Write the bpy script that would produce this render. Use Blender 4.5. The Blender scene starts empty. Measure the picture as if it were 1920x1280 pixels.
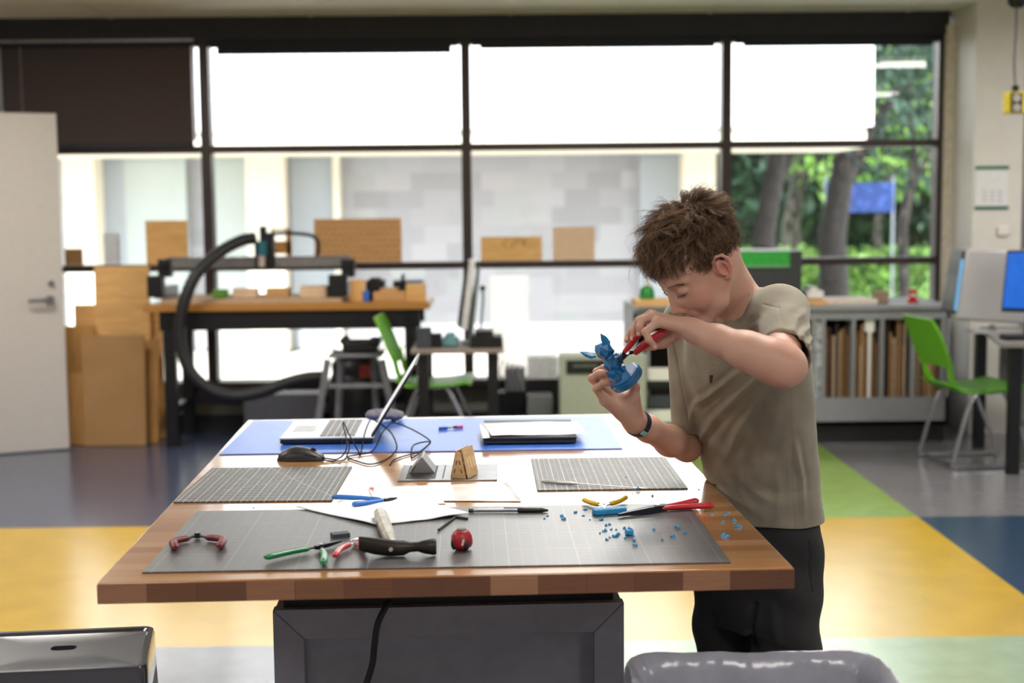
import bpy, math, random
import numpy as np
from mathutils import Matrix, Vector
random.seed(7)
PI = math.pi
SC = bpy.context.scene
COL = SC.collection
# ---------------------------------------------------------------- camera
CAM_H, FPX = 1.503, 2620.0
YAW, PITCH, ROLL = -0.011579, 0.097087, -0.009777
def _cam_axes():
    cy, sy = math.cos(YAW), math.sin(YAW)
    f = Vector((-sy*math.cos(PITCH), cy*math.cos(PITCH), -math.sin(PITCH)))
    r = Vector((cy, sy, 0)); u = r.cross(f)
    c, s = math.cos(ROLL), math.sin(ROLL)
    return c*r + s*u, -s*r + c*u, f
RV, UV_, FV = _cam_axes()
def at(px, py, Y=None, Z=None, X=None):
    """a point of the place from where the photo shows it: depth Y, height Z or side X known"""
    d = (px-960)/FPX*RV - (py-640)/FPX*UV_ + FV
    t = Y/d.y if Y is not None else ((Z-CAM_H)/d.z if Z is not None else X/d.x)
    return Vector((0, 0, CAM_H)) + t*d
cd = bpy.data.cameras.new('camera'); cam = bpy.data.objects.new('camera', cd); COL.objects.link(cam)
M = Matrix((RV, UV_, -FV)).transposed().to_4x4(); M.translation = (0, 0, CAM_H)
cam.matrix_world = M
cd.sensor_width = 36; cd.lens = FPX/1920*36; cd.clip_start = .05; cd.clip_end = 200
cd.dof.use_dof = True; cd.dof.focus_distance = 3.0; cd.dof.aperture_fstop = 2.9
SC.camera = cam
# ---------------------------------------------------------------- light
w = bpy.data.worlds.new('sky'); SC.world = w; w.use_nodes = True
bg = w.node_tree.nodes['Background']; bg.inputs[0].default_value = (.80, .90, 1, 1); bg.inputs[1].default_value = 4.4
def light(name, kind, loc, rot, energy, color=(1, 1, 1), **k):
    l = bpy.data.lights.new(name, kind); l.energy = energy; l.color = color
    for a, b in k.items(): setattr(l, a, b)
    o = bpy.data.objects.new(name, l); COL.objects.link(o); o.location = loc; o.rotation_euler = rot
    return o
light('sun', 'SUN', (0, 0, 12), (math.radians(38), 0, math.radians(-14)), 14, (1, .96, .9), angle=.01)
LAMPS = [(-2.6, 6.9), (.6, 6.9), (3.8, 6.9), (-2.6, 3.6), (.6, 3.6), (3.8, 3.6), (-2.6, .3), (.6, .3), (3.8, .3)]
LAMP_W = 41
for i, (lx, ly) in enumerate(LAMPS):
    light('ceiling_lamp_light', 'AREA', (lx, ly, 2.66), (0, 0, 0), LAMP_W, (1, .96, .91), shape='RECTANGLE', size=1.1, size_y=.5)
vs = SC.view_settings
SC.display_settings.display_device = 'sRGB'
vs.view_transform = 'Standard'; vs.look = 'None'; vs.exposure = 0.0; vs.gamma = 1; vs.use_curve_mapping = False
SC.cycles.max_bounces = 8; SC.cycles.transparent_max_bounces = 16; SC.cycles.use_denoising = True
SC.cycles.caustics_reflective = False; SC.cycles.caustics_refractive = False; SC.cycles.sample_clamp_indirect = 6
# ---------------------------------------------------------------- materials
def lin(c):
    if isinstance(c, str):
        c = [int(c[i:i+2], 16)/255 for i in (0, 2, 4)]
        c = [(x/12.92 if x <= .04045 else ((x+.055)/1.055)**2.4) for x in c]
    return (*c, 1)
MATS = {}
def mat(name, col, rough=.5, metal=0, n=.06, scale=30, bump=0, bscale=None, spec=.5, coat=0, trans=0, sss=0, emit=0, ior=None, stretch=None, col2=None, crough=.1):
    """procedural surface: a base colour broken up by noise, with optional bump"""
    if name in MATS: return MATS[name]
    m = bpy.data.materials.new(name); m.use_nodes = True; MATS[name] = m
    t = m.node_tree; b = t.nodes['Principled BSDF']; L = t.links.new
    c = lin(col)
    tc = t.nodes.new('ShaderNodeTexCoord'); mp = t.nodes.new('ShaderNodeMapping'); L(tc.outputs['Object'], mp.inputs[0])
    if stretch: mp.inputs['Scale'].default_value = stretch
    nz = t.nodes.new('ShaderNodeTexNoise'); nz.inputs['Scale'].default_value = scale; nz.inputs['Detail'].default_value = 4
    L(mp.outputs[0], nz.inputs['Vector'])
    mx = t.nodes.new('ShaderNodeMix'); mx.data_type = 'RGBA'
    c2 = lin(col2) if col2 else None
    mx.inputs[6].default_value = c if c2 else tuple(max(0, x*(1-n*2)) for x in c[:3])+(1,)
    mx.inputs[7].default_value = c2 if c2 else tuple(min(1, x*(1+n*2)) for x in c[:3])+(1,)
    rp = t.nodes.new('ShaderNodeMapRange'); rp.inputs[1].default_value = .3; rp.inputs[2].default_value = .7
    L(nz.outputs[0], rp.inputs[0]); L(rp.outputs[0], mx.inputs[0]); L(mx.outputs[2], b.inputs['Base Color'])
    b.inputs['Roughness'].default_value = rough; b.inputs['Metallic'].default_value = metal
    b.inputs['Specular IOR Level'].default_value = spec; b.inputs['Coat Weight'].default_value = coat; b.inputs['Coat Roughness'].default_value = crough
    b.inputs['Transmission Weight'].default_value = trans
    if ior: b.inputs['IOR'].default_value = ior
    if sss:
        b.inputs['Subsurface Weight'].default_value = sss; b.inputs['Subsurface Radius'].default_value = (1, .4, .25); b.inputs['Subsurface Scale'].default_value = .008
    if emit:
        b.inputs['Emission Color'].default_value = c; b.inputs['Emission Strength'].default_value = emit
    if bump:
        bp = t.nodes.new('ShaderNodeBump'); bp.inputs['Strength'].default_value = bump; bp.inputs['Distance'].default_value = .002
        n2 = t.nodes.new('ShaderNodeTexNoise'); n2.inputs['Scale'].default_value = bscale or scale*4; L(mp.outputs[0], n2.inputs['Vector'])
        L(n2.outputs[0], bp.inputs['Height']); L(bp.outputs[0], b.inputs['Normal'])
    return m
def plank_mat(name, cols, lx, ly, rough=.3, coat=0, rot=0, grain=.25, axes='XY', crough=.12, mortar=None):
    """strips of wood with grain: brick layout in object space, colours varied per board"""
    m = bpy.data.materials.new(name); m.use_nodes = True; MATS[name] = m
    t = m.node_tree; b = t.nodes['Principled BSDF']; L = t.links.new
    tc = t.nodes.new('ShaderNodeTexCoord'); mp = t.nodes.new('ShaderNodeMapping'); L(tc.outputs['Object'], mp.inputs[0])
    mp.inputs['Rotation'].default_value = (PI/2 if axes == 'XZ' else 0, 0, rot)
    br = t.nodes.new('ShaderNodeTexBrick'); L(mp.outputs[0], br.inputs['Vector'])
    br.inputs['Scale'].default_value = 1; br.inputs['Brick Width'].default_value = lx; br.inputs['Row Height'].default_value = ly
    br.inputs['Mortar Size'].default_value = .0006 if mortar is None else .0015; br.offset = .37; br.offset_frequency = 2; br.squash = 1
    br.inputs['Color1'].default_value = (0, 0, 0, 1); br.inputs['Color2'].default_value = (1, 1, 1, 1); br.inputs['Mortar'].default_value = (.5, .5, .5, 1) if mortar is None else (mortar,)*3+(1,)
    cr = t.nodes.new('ShaderNodeValToRGB'); e = cr.color_ramp.elements
    for i, c in enumerate(cols):
        x = e[i] if i < 2 else e.new(i/(len(cols)-1))
        x.position = i/(len(cols)-1); x.color = lin(c)
    L(br.outputs[0], cr.inputs[0])
    nz = t.nodes.new('ShaderNodeTexNoise'); m2 = t.nodes.new('ShaderNodeMapping'); L(mp.outputs[0], m2.inputs[0]); m2.inputs['Scale'].default_value = (4, 70, 70)
    nz.inputs['Scale'].default_value = 4.4; nz.inputs['Detail'].default_value = 5; L(m2.outputs[0], nz.inputs['Vector'])
    mx = t.nodes.new('ShaderNodeMix'); mx.data_type = 'RGBA'; mx.blend_type = 'MULTIPLY'; mx.inputs[0].default_value = grain
    L(cr.outputs[0], mx.inputs[6]); L(nz.outputs[0], mx.inputs[7]); L(mx.outputs[2], b.inputs['Base Color'])
    b.inputs['Roughness'].default_value = rough; b.inputs['Coat Weight'].default_value = coat; b.inputs['Coat Roughness'].default_value = crough
    return m
# ---------------------------------------------------------------- mesh building
class MB:
    def __init__(s): s.v = []; s.f = []; s.m = []; s.mi = 0
    def add(s, vs, fs, M=None):
        o = len(s.v)
        s.v += [tuple(M @ Vector(p)) if M is not None else tuple(p) for p in vs]
        s.f += [tuple(i+o for i in f) for f in fs]; s.m += [s.mi]*len(fs); return s
    def box(s, c, d, rot=None):
        x, y, z = d[0]/2, d[1]/2, d[2]/2
        vs = [Vector((a*x, b*y, e*z)) for e in (-1, 1) for b in (-1, 1) for a in (-1, 1)]
        R = rot if rot is not None else Matrix.Identity(3)
        if isinstance(R, (tuple, list)): R = rotm(*R)
        return s.add([R @ p + Vector(c) for p in vs], [(0, 2, 3, 1), (4, 5, 7, 6), (0, 1, 5, 4), (2, 6, 7, 3), (0, 4, 6, 2), (1, 3, 7, 5)])
    def bx(s, x0, x1, y0, y1, z0, z1): return s.box(((x0+x1)/2, (y0+y1)/2, (z0+z1)/2), (abs(x1-x0), abs(y1-y0), abs(z1-z0)))
    def hexa(s, p): return s.add(p, [(0, 3, 2, 1), (4, 5, 6, 7), (0, 1, 5, 4), (1, 2, 6, 5), (2, 3, 7, 6), (3, 0, 4, 7)])
    def tube(s, pts, r, n=10, caps=True, closed=False, sq=None):
        pts = [Vector(p) for p in pts]; N = len(pts); rr = [float(x) for x in r] if isinstance(r, (list, tuple)) else [r]*N
        up = None; rings = []; o = len(s.v); vs = []
        for i, p in enumerate(pts):
            a = pts[(i-1) % N] if (i or closed) else p; b = pts[(i+1) % N] if (i < N-1 or closed) else p
            t = (b-a).normalized()
            if up is None:
                up = t.orthogonal().normalized() if abs(t.z) > .98 else Vector((0, 0, 1))
            up = (up - t*up.dot(t)); up = up.normalized() if up.length > 1e-6 else t.orthogonal().normalized(); sd = t.cross(up)
            for k in range(n):
                an = 2*PI*k/n; q = sq or (1, 1)
                vs.append(p + rr[i]*(math.cos(an)*sd*q[0] + math.sin(an)*up*q[1]))
        fs = []
        for i in range(N if closed else N-1):
            j = (i+1) % N
            for k in range(n): fs.append((i*n+k, i*n+(k+1) % n, j*n+(k+1) % n, j*n+k))
        if caps and not closed:
            fs.append(tuple(range(n-1, -1, -1))); fs.append(tuple((N-1)*n+k for k in range(n)))
        return s.add(vs, fs)
    def cyl(s, a, b, r, r2=None, n=24): return s.tube([a, b], [r, r if r2 is None else r2], n)
    def lathe(s, prof, M=None, n=24, sx=1, sy=1):
        vs = []; fs = []; N = len(prof)
        for r, z in prof:
            for k in range(n): vs.append((r*math.cos(2*PI*k/n)*sx, r*math.sin(2*PI*k/n)*sy, z))
        for i in range(N-1):
            for k in range(n): fs.append((i*n+k, i*n+(k+1) % n, (i+1)*n+(k+1) % n, (i+1)*n+k))
        fs.append(tuple(range(n-1, -1, -1))); fs.append(tuple((N-1)*n+k for k in range(n)))
        return s.add(vs, fs, M)
    def ball(s, c, r, n=16, M=None):
        r = r if isinstance(r, (tuple, list)) else (r, r, r); m = n//2
        vs = [(0, 0, -r[2])]+[(r[0]*math.sin(PI*i/m)*math.cos(2*PI*k/n), r[1]*math.sin(PI*i/m)*math.sin(2*PI*k/n), -r[2]*math.cos(PI*i/m)) for i in range(1, m) for k in range(n)]+[(0, 0, r[2])]
        fs = [(0, 1+(k+1) % n, 1+k) for k in range(n)]
        for i in range(m-2):
            for k in range(n): a = 1+i*n; fs.append((a+k, a+(k+1) % n, a+n+(k+1) % n, a+n+k))
        a = 1+(m-2)*n; fs += [(a+k, a+(k+1) % n, len(vs)-1) for k in range(n)]
        T = Matrix.Translation(c) if M is None else Matrix.Translation(c) @ M.to_4x4()
        return s.add(vs, fs, T)
    def prism(s, poly, h0, h1, M=None, holes=()):
        """polygon in xy extruded from z=h0 to h1"""
        n = len(poly); vs = [(x, y, h0) for x, y in poly]+[(x, y, h1) for x, y in poly]
        fs = [tuple(range(n-1, -1, -1)), tuple(range(n, 2*n))]+[(i, (i+1) % n, n+(i+1) % n, n+i) for i in range(n)]
        return s.add(vs, fs, M)
    def loft(s, rings, caps=True, closed=True):
        n = len(rings[0]); vs = [p for r in rings for p in r]; fs = []
        for i in range(len(rings)-1):
            for k in range(n if closed else n-1): fs.append((i*n+k, i*n+(k+1) % n, (i+1)*n+(k+1) % n, (i+1)*n+k))
        if caps: fs.append(tuple(range(n-1, -1, -1))); fs.append(tuple((len(rings)-1)*n+k for k in range(n)))
        return s.add(vs, fs)
def rotm(rx=0, ry=0, rz=0):
    from mathutils import Euler
    return Euler((rx, ry, rz)).to_matrix()
def frame(o, xdir=(1, 0, 0), up=(0, 0, 1)):
    """4x4 matrix with origin o, x along xdir, z near up"""
    x = Vector(xdir).normalized(); z = Vector(up); z = (z-x*z.dot(x)).normalized(); y = z.cross(x)
    m = Matrix((x, y, z)).transposed().to_4x4(); m.translation = o; return m
def wm(o):
    m = o.matrix_basis.copy()
    while o.parent: o = o.parent; m = o.matrix_basis @ m
    return m
def obj(name, mb, m, parent=None, world=False, bevel=0, seg=2, smooth=40, solid=0, sub=0):
    me = bpy.data.meshes.new(name)
    vs = mb.v
    if world and parent: inv = wm(parent).inverted(); vs = [inv @ Vector(p) for p in vs]
    me.from_pydata([tuple(p) for p in vs], [], mb.f); me.update()
    ml = m if isinstance(m, (list, tuple)) else [m]
    for x in ml: me.materials.append(x)
    if len(ml) > 1: me.polygons.foreach_set('material_index', mb.m)
    if smooth:
        me.polygons.foreach_set('use_smooth', [True]*len(me.polygons)); me.set_sharp_from_angle(angle=math.radians(smooth))
    o = bpy.data.objects.new(name, me); COL.objects.link(o); o.parent = parent
    if solid: q = o.modifiers.new('s', 'SOLIDIFY'); q.thickness = solid; q.offset = 0
    if bevel:
        q = o.modifiers.new('b', 'BEVEL'); q.width = bevel; q.segments = seg; q.limit_method = 'ANGLE'; q.angle_limit = math.radians(40); q.harden_normals = False
    if sub: q = o.modifiers.new('u', 'SUBSURF'); q.levels = sub; q.render_levels = sub
    return o
def tag(o, label, cat, group=None, kind=None):
    o['label'] = label; o['category'] = cat
    if group: o['group'] = group
    if kind: o['kind'] = kind
    return o
def thing(name, label, cat, loc=(0, 0, 0), rotz=0, group=None):
    o = bpy.data.objects.new(name, None); COL.objects.link(o); o.empty_display_size = .05
    o.location = loc; o.rotation_euler = (0, 0, rotz); return tag(o, label, cat, group)
def thingm(name, label, cat, M, group=None):
    o = thing(name, label, cat, group=group); o.matrix_basis = M; return o
def struct(name, mb, m, **k):
    o = obj(name, mb, m, **k)
    if not o.parent: o['kind'] = 'structure'
    return o
def dup(o, M=None, label=None, parent=None):
    c = o.copy(); COL.objects.link(c); c.parent = parent
    if M is not None: c.matrix_basis = M
    if label: c['label'] = label
    for ch in list(o.children): dup(ch, None, None, c)
    return c
def catmull(P, k=6, closed=False):
    P = [Vector(p) for p in P]; out = []; n = len(P)
    for i in range(n if closed else n-1):
        a, b, c, d = (P[(i-1) % n] if (closed or i) else P[0], P[i], P[(i+1) % n], P[(i+2) % n] if (closed or i < n-2) else P[-1])
        for j in range(k):
            t = j/k; out.append(.5*((2*b)+(c-a)*t+(2*a-5*b+4*c-d)*t*t+(3*b-a-3*c+d)*t**3))
    if not closed: out.append(P[-1])
    return out
# ================================================================ the room
WY = 9.45; CEIL = 2.752
wht = mat('white_paint', 'efece8', .55, n=.015, scale=8, bump=.15, bscale=300)
bronze = mat('bronze_frame', '3a2f2d', .42, metal=.35, n=.05)
darkpaint = mat('dark_header_paint', '26262f', .6, n=.04)
YEL = mat('yellow_floor_tile', 'd2aa1e', .24, coat=.35, crough=.22, n=.035, scale=6, bump=.05, bscale=50, spec=.6)
SLT = mat('slate_blue_floor_tile', '454f6a', .22, coat=.35, crough=.22, n=.06, scale=8, bump=.05, bscale=50, spec=.6)
GRY = mat('grey_floor_tile', '7c7b80', .22, coat=.35, crough=.22, n=.04, scale=9, bump=.05, bscale=50, spec=.6)
GRN = mat('green_floor_tile', '8fb054', .24, coat=.35, crough=.22, n=.04, scale=9, bump=.05, bscale=50, spec=.6)
NVY = mat('navy_floor_tile', '24405c', .27, coat=.35, crough=.22, n=.05, scale=9, bump=.05, bscale=50, spec=.6)
GN2 = mat('pale_green_floor_tile', 'a3b894', .24, coat=.35, crough=.22, n=.04, scale=9, bump=.05, bscale=50, spec=.6)
X0, X1, Y0 = -6.2, 6.2, -3.0; XA, YA, YB, XC = 2.01, 6.555, 4.705, .2
fl = MB()
def tile(x0, x1, y0, y1, i): fl.mi = i; fl.add([(x0, y0, 0), (x1, y0, 0), (x1, y1, 0), (x0, y1, 0)], [(0, 1, 2, 3)])
tile(X0, XC, YA, WY, 0); tile(XC, XA, YA, WY, 3); tile(XA, X1, YA, WY, 2)
tile(X0, XA, YB, YA, 1); tile(XA, X1, YB, YA, 4)
tile(X0, -.2, Y0, YB, 2); tile(-.2, X1, 3.9, YB, 5); tile(-.2, X1, Y0, 3.9, 2)
fl.mi = 0; fl.bx(X0, X1, Y0, WY, -.2, -.01)
struct('floor', fl, [SLT, YEL, GRY, GRN, NVY, GN2], smooth=0)
# ceiling: tiles in a T grid
ct = mat('ceiling_tile', 'eceae4', .9, n=.03, scale=60, bump=.3, bscale=200)
tg = mat('ceiling_grid_metal', 'e2e2e0', .5, n=.01)
c_ = MB().bx(X0, X1, Y0, WY, CEIL, CEIL+.3); struct('ceiling', c_, ct)
g = MB()
for k in range(-5, 5): g.bx(.12+k*1.31-.013, .12+k*1.31+.013, Y0, WY-.03, CEIL-.006, CEIL+.002)
for k in range(0, 18): g.bx(X0, X1, 8.63-k*.66-.013, 8.63-k*.66+.013, CEIL-.007, CEIL+.001)
struct('trim_1', g, tg)
# walls
st = MB().bx(X0-.2, X0, Y0-.2, WY+.3, -.2, 3.05); struct('wall_left', st, wht)
st = MB().bx(X1, X1+.2, Y0-.2, WY+.3, -.2, 3.05); struct('wall_right', st, wht)
st = MB().bx(X0, X1, Y0-.2, Y0, -.2, 3.05); struct('wall_front', st, wht)
gwall = mat('grey_green_wall_panel', '8d8d86', .6, n=.03)
greyw = mat('grey_wall_paint', '85868a', .7, n=.02)
WXL, WXR = -3.30, 3.03
bk = MB(); bk.mi = 0; bk.bx(X0, X1, WY+.04, WY+.24, -.2, .285)          # below the glass
bk.mi = 1; bk.bx(X0, X1, WY-.02, WY+.24, 2.72, 3.05)
bk.bx(X0, WXL-.05, WY, WY+.24, .285, 2.72)
bk.mi = 2; bk.bx(WXR+.05, X1, WY, WY+.24, .285, 2.72)
struct('wall_back', bk, [gwall, wht, greyw])
pr = MB().bx(3.055, 3.37, 8.93, WY+.02, 0, CEIL+.01); struct('wall_pier', pr, mat('pier_paint', 'e6e2dc', .55, n=.015, scale=8))
jb = MB().bx(3.0, 3.056, WY-.10, WY+.01, .28, 2.66); struct('trim_2', jb, mat('cream_trim', 'e8dfd2', .6))
bb = MB().bx(WXL-2.9, 3.05, WY-.02, WY+.04, 0, .1); struct('baseboard_back', bb, mat('black_rubber_base', '17171a', .6))
hd = MB().bx(X0, 3.02, WY-.10, WY+.05, 2.605, CEIL+.01); struct('trim_3', hd, darkpaint)
# window frame grid (one window, many lights)
fr = MB(); fw = .032
MUL = [-3.30, -1.915, -.183, 1.556, 3.0]
for x in MUL: fr.bx(x-fw, x+fw, WY-.06, WY+.07, .285, 2.62)
for z in (1.893, 1.107): fr.bx(WXL, 3.0, WY-.055, WY+.06, z-.024, z+.024)
fr.bx(WXL, 3.0, WY-.09, WY+.1, .285, .335); fr.bx(WXL, 3.0, WY-.05, WY+.07, 2.57, 2.64)
win = struct('window_1', fr, bronze, bevel=.004)
gl = MB()
gm = bpy.data.materials.new('window_glass'); gm.use_nodes = True; t = gm.node_tree; t.nodes.clear()
o_ = t.nodes.new('ShaderNodeOutputMaterial'); a_ = t.nodes.new('ShaderNodeBsdfTransparent'); a_.inputs[0].default_value = (.95, .96, .96, 1)
b_ = t.nodes.new('ShaderNodeBsdfGlossy'); b_.inputs['Roughness'].default_value = .0; x_ = t.nodes.new('ShaderNodeMixShader'); f_ = t.nodes.new('ShaderNodeFresnel'); f_.inputs[0].default_value = 1.45
nz_ = t.nodes.new('ShaderNodeTexNoise'); nz_.inputs[0].default_value = (0, 0, 0); nz_.inputs['Scale'].default_value = 2
t.links.new(f_.outputs[0], x_.inputs[0]); t.links.new(a_.outputs[0], x_.inputs[1]); t.links.new(b_.outputs[0], x_.inputs[2]); t.links.new(x_.outputs[0], o_.inputs[0])
for i in range(4):
    for z0, z1 in ((.335, 1.083), (1.131, 1.869), (1.917, 2.57)): gl.bx(MUL[i]+fw, MUL[i+1]-fw, WY, WY+.006, z0, z1)
struct('glass', gl, gm, parent=win)
# rolled blinds under the header, one let down at the left
shade = mat('dark_blind_fabric', '20222c', .8, n=.1, scale=90)
mesh_sh = mat('brown_mesh_blind', '463c39', .8, n=.12, scale=60, stretch=(1, 1, 8))
alu = mat('aluminium_trim', 'a7a7ad', .35, metal=.8)
names = ['dark brown roller blind let down over the upper left window', 'rolled up dark blind over the second window from the left', 'rolled up dark blind over the third window from the left', 'rolled up dark blind over the rightmost window beside the trees']
for i in range(4):
    x0, x1 = MUL[i]+.05, MUL[i+1]-.05
    b = thing('window_blind', names[i], 'blind', ((x0+x1)/2, WY-.08, 2.6), group='window blinds')
    m = MB(); m.cyl((x0, WY-.085, 2.58), (x1, WY-.085, 2.58), .03 if i else .022, n=16); obj('roll', m, shade, b, world=True)
    if i == 0:
        m = MB(); m.bx(x0, x1-.02, WY-.088, WY-.084, 1.93, 2.6); obj('blind_fabric', m, mesh_sh, b, world=True)
        m = MB(); m.bx(x0, x1, WY-.1, WY-.09, 2.592, 2.612); m.bx(x1-.02, x1, WY-.1, WY-.075, 1.95, 2.6); m.bx(x0, x0+.02, WY-.1, WY-.075, 1.95, 2.6); obj('side_rail', m, alu, b, world=True)
        m = MB(); m.bx(x0, x1-.02, WY-.1, WY-.075, 1.905, 1.935); obj('bottom_bar', m, darkpaint, b, world=True)
    else:
        m = MB(); m.bx(x0+.05, x1-.04, WY-.098, WY-.092, 2.505 if i == 1 else 2.53, 2.6); obj('blind_fabric', m, shade, b, world=True)
        m = MB(); m.cyl((x1-.02, WY-.085, 2.6), (x1-.02, WY-.085, 1.93), .004, n=6); obj('pull_cord', m, alu, b, world=True)
# bead chain of the lowered blind
bl0 = [o for o in COL.objects if o.get('label') == names[0]][0]
ch = MB(); p = at(38, 98, Y=WY-.14)
for k in range(32): ch.ball((p.x+.002*math.sin(k*1.7), p.y, p.z+.025-k*.0135), .0045, n=8)
obj('bead_chain', ch, mat('steel_chain', 'e8e8ea', .12, metal=1), bl0, world=True)
# the open door leaf at the left
dA, dB = Vector((-2.70, 8.75, 0)), Vector((-3.42, 8.43, 0)); dd = (dB-dA).normalized(); dn = Vector((dd.y, -dd.x, 0))
if dn.y > 0: dn = -dn
dr = MB(); L_ = .92; R_ = Matrix((dd, -dn, Vector((0, 0, 1)))).transposed()
dr.box(dA+dd*L_/2+Vector((0, 0, 1.05)), (L_, .045, 2.085), R_)
door = struct('door_1', dr, mat('white_door_paint', 'cbc6c1', .5, n=.012), bevel=.003)
steel = mat('brushed_steel', '8f9096', .3, metal=.9)
hp = at(92, 562, Y=8.66); m = MB(); c0 = dA+dd*.085+dn*.03; c0.z = hp.z
m.cyl(c0, c0+dn*.05, .026, n=20); m.tube([c0+dn*.05, c0+dn*.055+dd*.02, c0+dn*.055+dd*.13], .011, n=10); obj('door_handle', m, steel, door)
m = MB(); c1 = dA+dd*.07+dn*.02; c1.z = at(102, 531, Y=8.7).z; m.cyl(c1, c1+dn*.022, .018, n=20); obj('lock_cylinder', m, steel, door)
# ceiling light fittings (out of frame, they light the room)
lf = mat('lamp_diffuser', 'fff4e4', .5, emit=2.2)
lt = None
for i, (lx, ly) in enumerate(LAMPS):
    if lt is None:
        lt = thing('ceiling_light', 'recessed rectangular ceiling light panel over the workshop', 'light', (lx, ly, CEIL), group='ceiling light panels')
        m = MB(); m.bx(-.6, .6, -.3, -.28, -.06, .0); m.bx(-.6, .6, .28, .3, -.06, 0); m.bx(-.6, -.58, -.28, .28, -.06, 0); m.bx(.58, .6, -.28, .28, -.06, 0); obj('frame', m, tg, lt)
        m = MB(); m.bx(-.58, .58, -.28, .28, -.03, -.02); obj('diffuser', m, lf, lt)
    else: dup(lt, Matrix.Translation((lx, ly, CEIL)))
# ================================================================ outside
EY = 16.0
conc = mat('pale_pavement', 'b9b6ae', .9, n=.05, scale=3)
m = MB().bx(-30, 30, WY+.25, 22.5, -.4, -.12); tag(obj('pavement', m, conc), 'pale paving outside the windows', 'pavement', kind='structure')
grass = mat('grass', '7aa04a', .95, n=.2, scale=5)
m = MB().bx(-30, 60, 22.5, 60, -.4, -.1); tag(obj('lawn', m, grass), 'sunlit lawn beyond the trees', 'lawn', kind='structure')
fascia = mat('white_ribbed_cladding', 'f2f2f2', .7, n=.02, scale=2)
cream = mat('cream_render', 'e6dccb', .8, n=.02, scale=2)
brick = plank_mat('grey_brick', ['a9a8ad', '9b9a9f', 'b3b0b6', 'a8aaab'], .4, .2, rough=.9, axes='XZ', grain=.15, mortar=.6)
glassy = mat('grey_blue_cladding', 'a3aab2', .5, n=.03, scale=1)
palep = mat('pale_green_panel', 'b9c2c0', .7, n=.02, scale=1)
bl = thing('neighbouring_building', 'white and grey brick building with cream columns across the path', 'building', (0, EY, -.12))
xl, xr = -9, at(1628, 150, Y=EY-1.5).x
f0 = at(900, 242, Y=EY-1.5).z
m = MB(); xx = xl
while xx < xr: m.bx(xx, xx+.28, EY-1.5, EY-.2, f0, 5.2); m.bx(xx+.28, xx+.34, EY-1.47, EY-.2, f0, 5.2); xx += .34
obj('upper_cladding', m, fascia, bl, world=True)
m = MB().bx(xl, xr, EY-1.45, EY-.2, f0-.22, f0); obj('cream_beam', m, cream, bl, world=True)
xq = at(1345, 400, Y=EY).x
m = MB().bx(xl, xq, EY, EY+.3, -.1, f0); m.bx(xq-.3, xq, EY, 21, -.1, f0); obj('brick_wall', m, brick, bl, world=True)
for (a, b, mt, yy) in ((120, 178, cream, -.5), (178, 236, glassy, -.12), (236, 350, palep, -.12), (404, 462, palep, -.12), (462, 532, cream, -.5), (545, 625, glassy, -.12), (625, 637, cream, -.2), (1200, 1283, glassy, -.12), (1283, 1342, cream, -.5)):
    x0 = at(a, 400, Y=EY+yy).x; x1 = at(b, 400, Y=EY+yy).x
    m = MB().bx(x0, x1, EY+yy, EY+.01, -.1, f0-.22+.0); obj('column' if mt is cream else 'wall_panel', m, mt, bl, world=True)
m = MB().bx(xl, xq, EY-.2, 21, 5.0, 5.2); m.bx(xq, xr, EY-.2, EY+.1, 5.0, 5.2); obj('roof', m, fascia, bl, world=True)
m = MB()
for a, b in ((1000, 1010), (740, 750)): m.cyl(at(a, 640, Y=EY-.6), at(a, 640, Y=EY-.6)-Vector((0, 0, 1)), .02)
# trees and sunlit gaps at the right
bark = mat('bark', '38322f', .9, n=.2, scale=12)
leafA = mat('dark_leaves', '1f3a2a', .6, n=.35, scale=3)
leafB = mat('bright_leaves', '6f9440', .6, n=.25, scale=3)
def leaves(mb, c, r, n, size, rnd):
    for _ in range(n):
        d = Vector((rnd.gauss(0, 1), rnd.gauss(0, 1), rnd.gauss(0, 1))).normalized()*rnd.random()**.4
        p = Vector((c[0]+d.x*r[0], c[1]+d.y*r[1], c[2]+d.z*r[2])); s = size*rnd.uniform(.6, 1.3)
        R = rotm(rnd.uniform(0, 6), rnd.uniform(0, 6), rnd.uniform(0, 6))
        mb.add([p+R@Vector(q)*s for q in ((-.5, 0, 0), (0, -.28, .06), (.5, 0, 0), (0, .28, .06))], [(0, 1, 2, 3)])
rnd = random.Random(3)
trees = [((1440, 400), 17.5, .16, 3.6, (1.3, 1.2, 1.5), leafA, 'leaning tree with a pale trunk just past the building corner'),
         ((1568, 400), 18.5, .21, 3.6, (1.8, 1.4, 1.7), leafA, 'broad dark tree with a thick trunk in the right hand window'),
         ((1700, 300), 21, .09, 3.4, (2.0, 1.4, 1.9), leafA, 'dark green tree near the right edge of the window'),
         ((1650, 430), 25, .08, 2.9, (2.2, 1.2, 1.6), leafB, 'bright green sunlit tree far behind the dark trees'),
         ((1400, 330), 31, .12, 3.3, (3.4, 1.3, 2.9), leafA, 'wide dark tree at the back, partly behind the building corner'),
         ((1560, 330), 33, .12, 3.4, (3.4, 1.3, 3.0), leafA, 'wide dark tree at the back, behind the blue banner'),
         ((1720, 330), 32, .12, 3.4, (3.2, 1.3, 3.0), leafA, 'wide dark tree at the back by the right window frame'),
         ((1830, 300), 30, .12, 3.6, (2.6, 1.3, 3.0), leafA, 'dark tree beyond the right window frame'),
         ((1490, 200), 26, .2, 5.0, (3.0, 1.2, 2.2), leafA, 'tall green tree filling the gap above the leaning trunk')]
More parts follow.
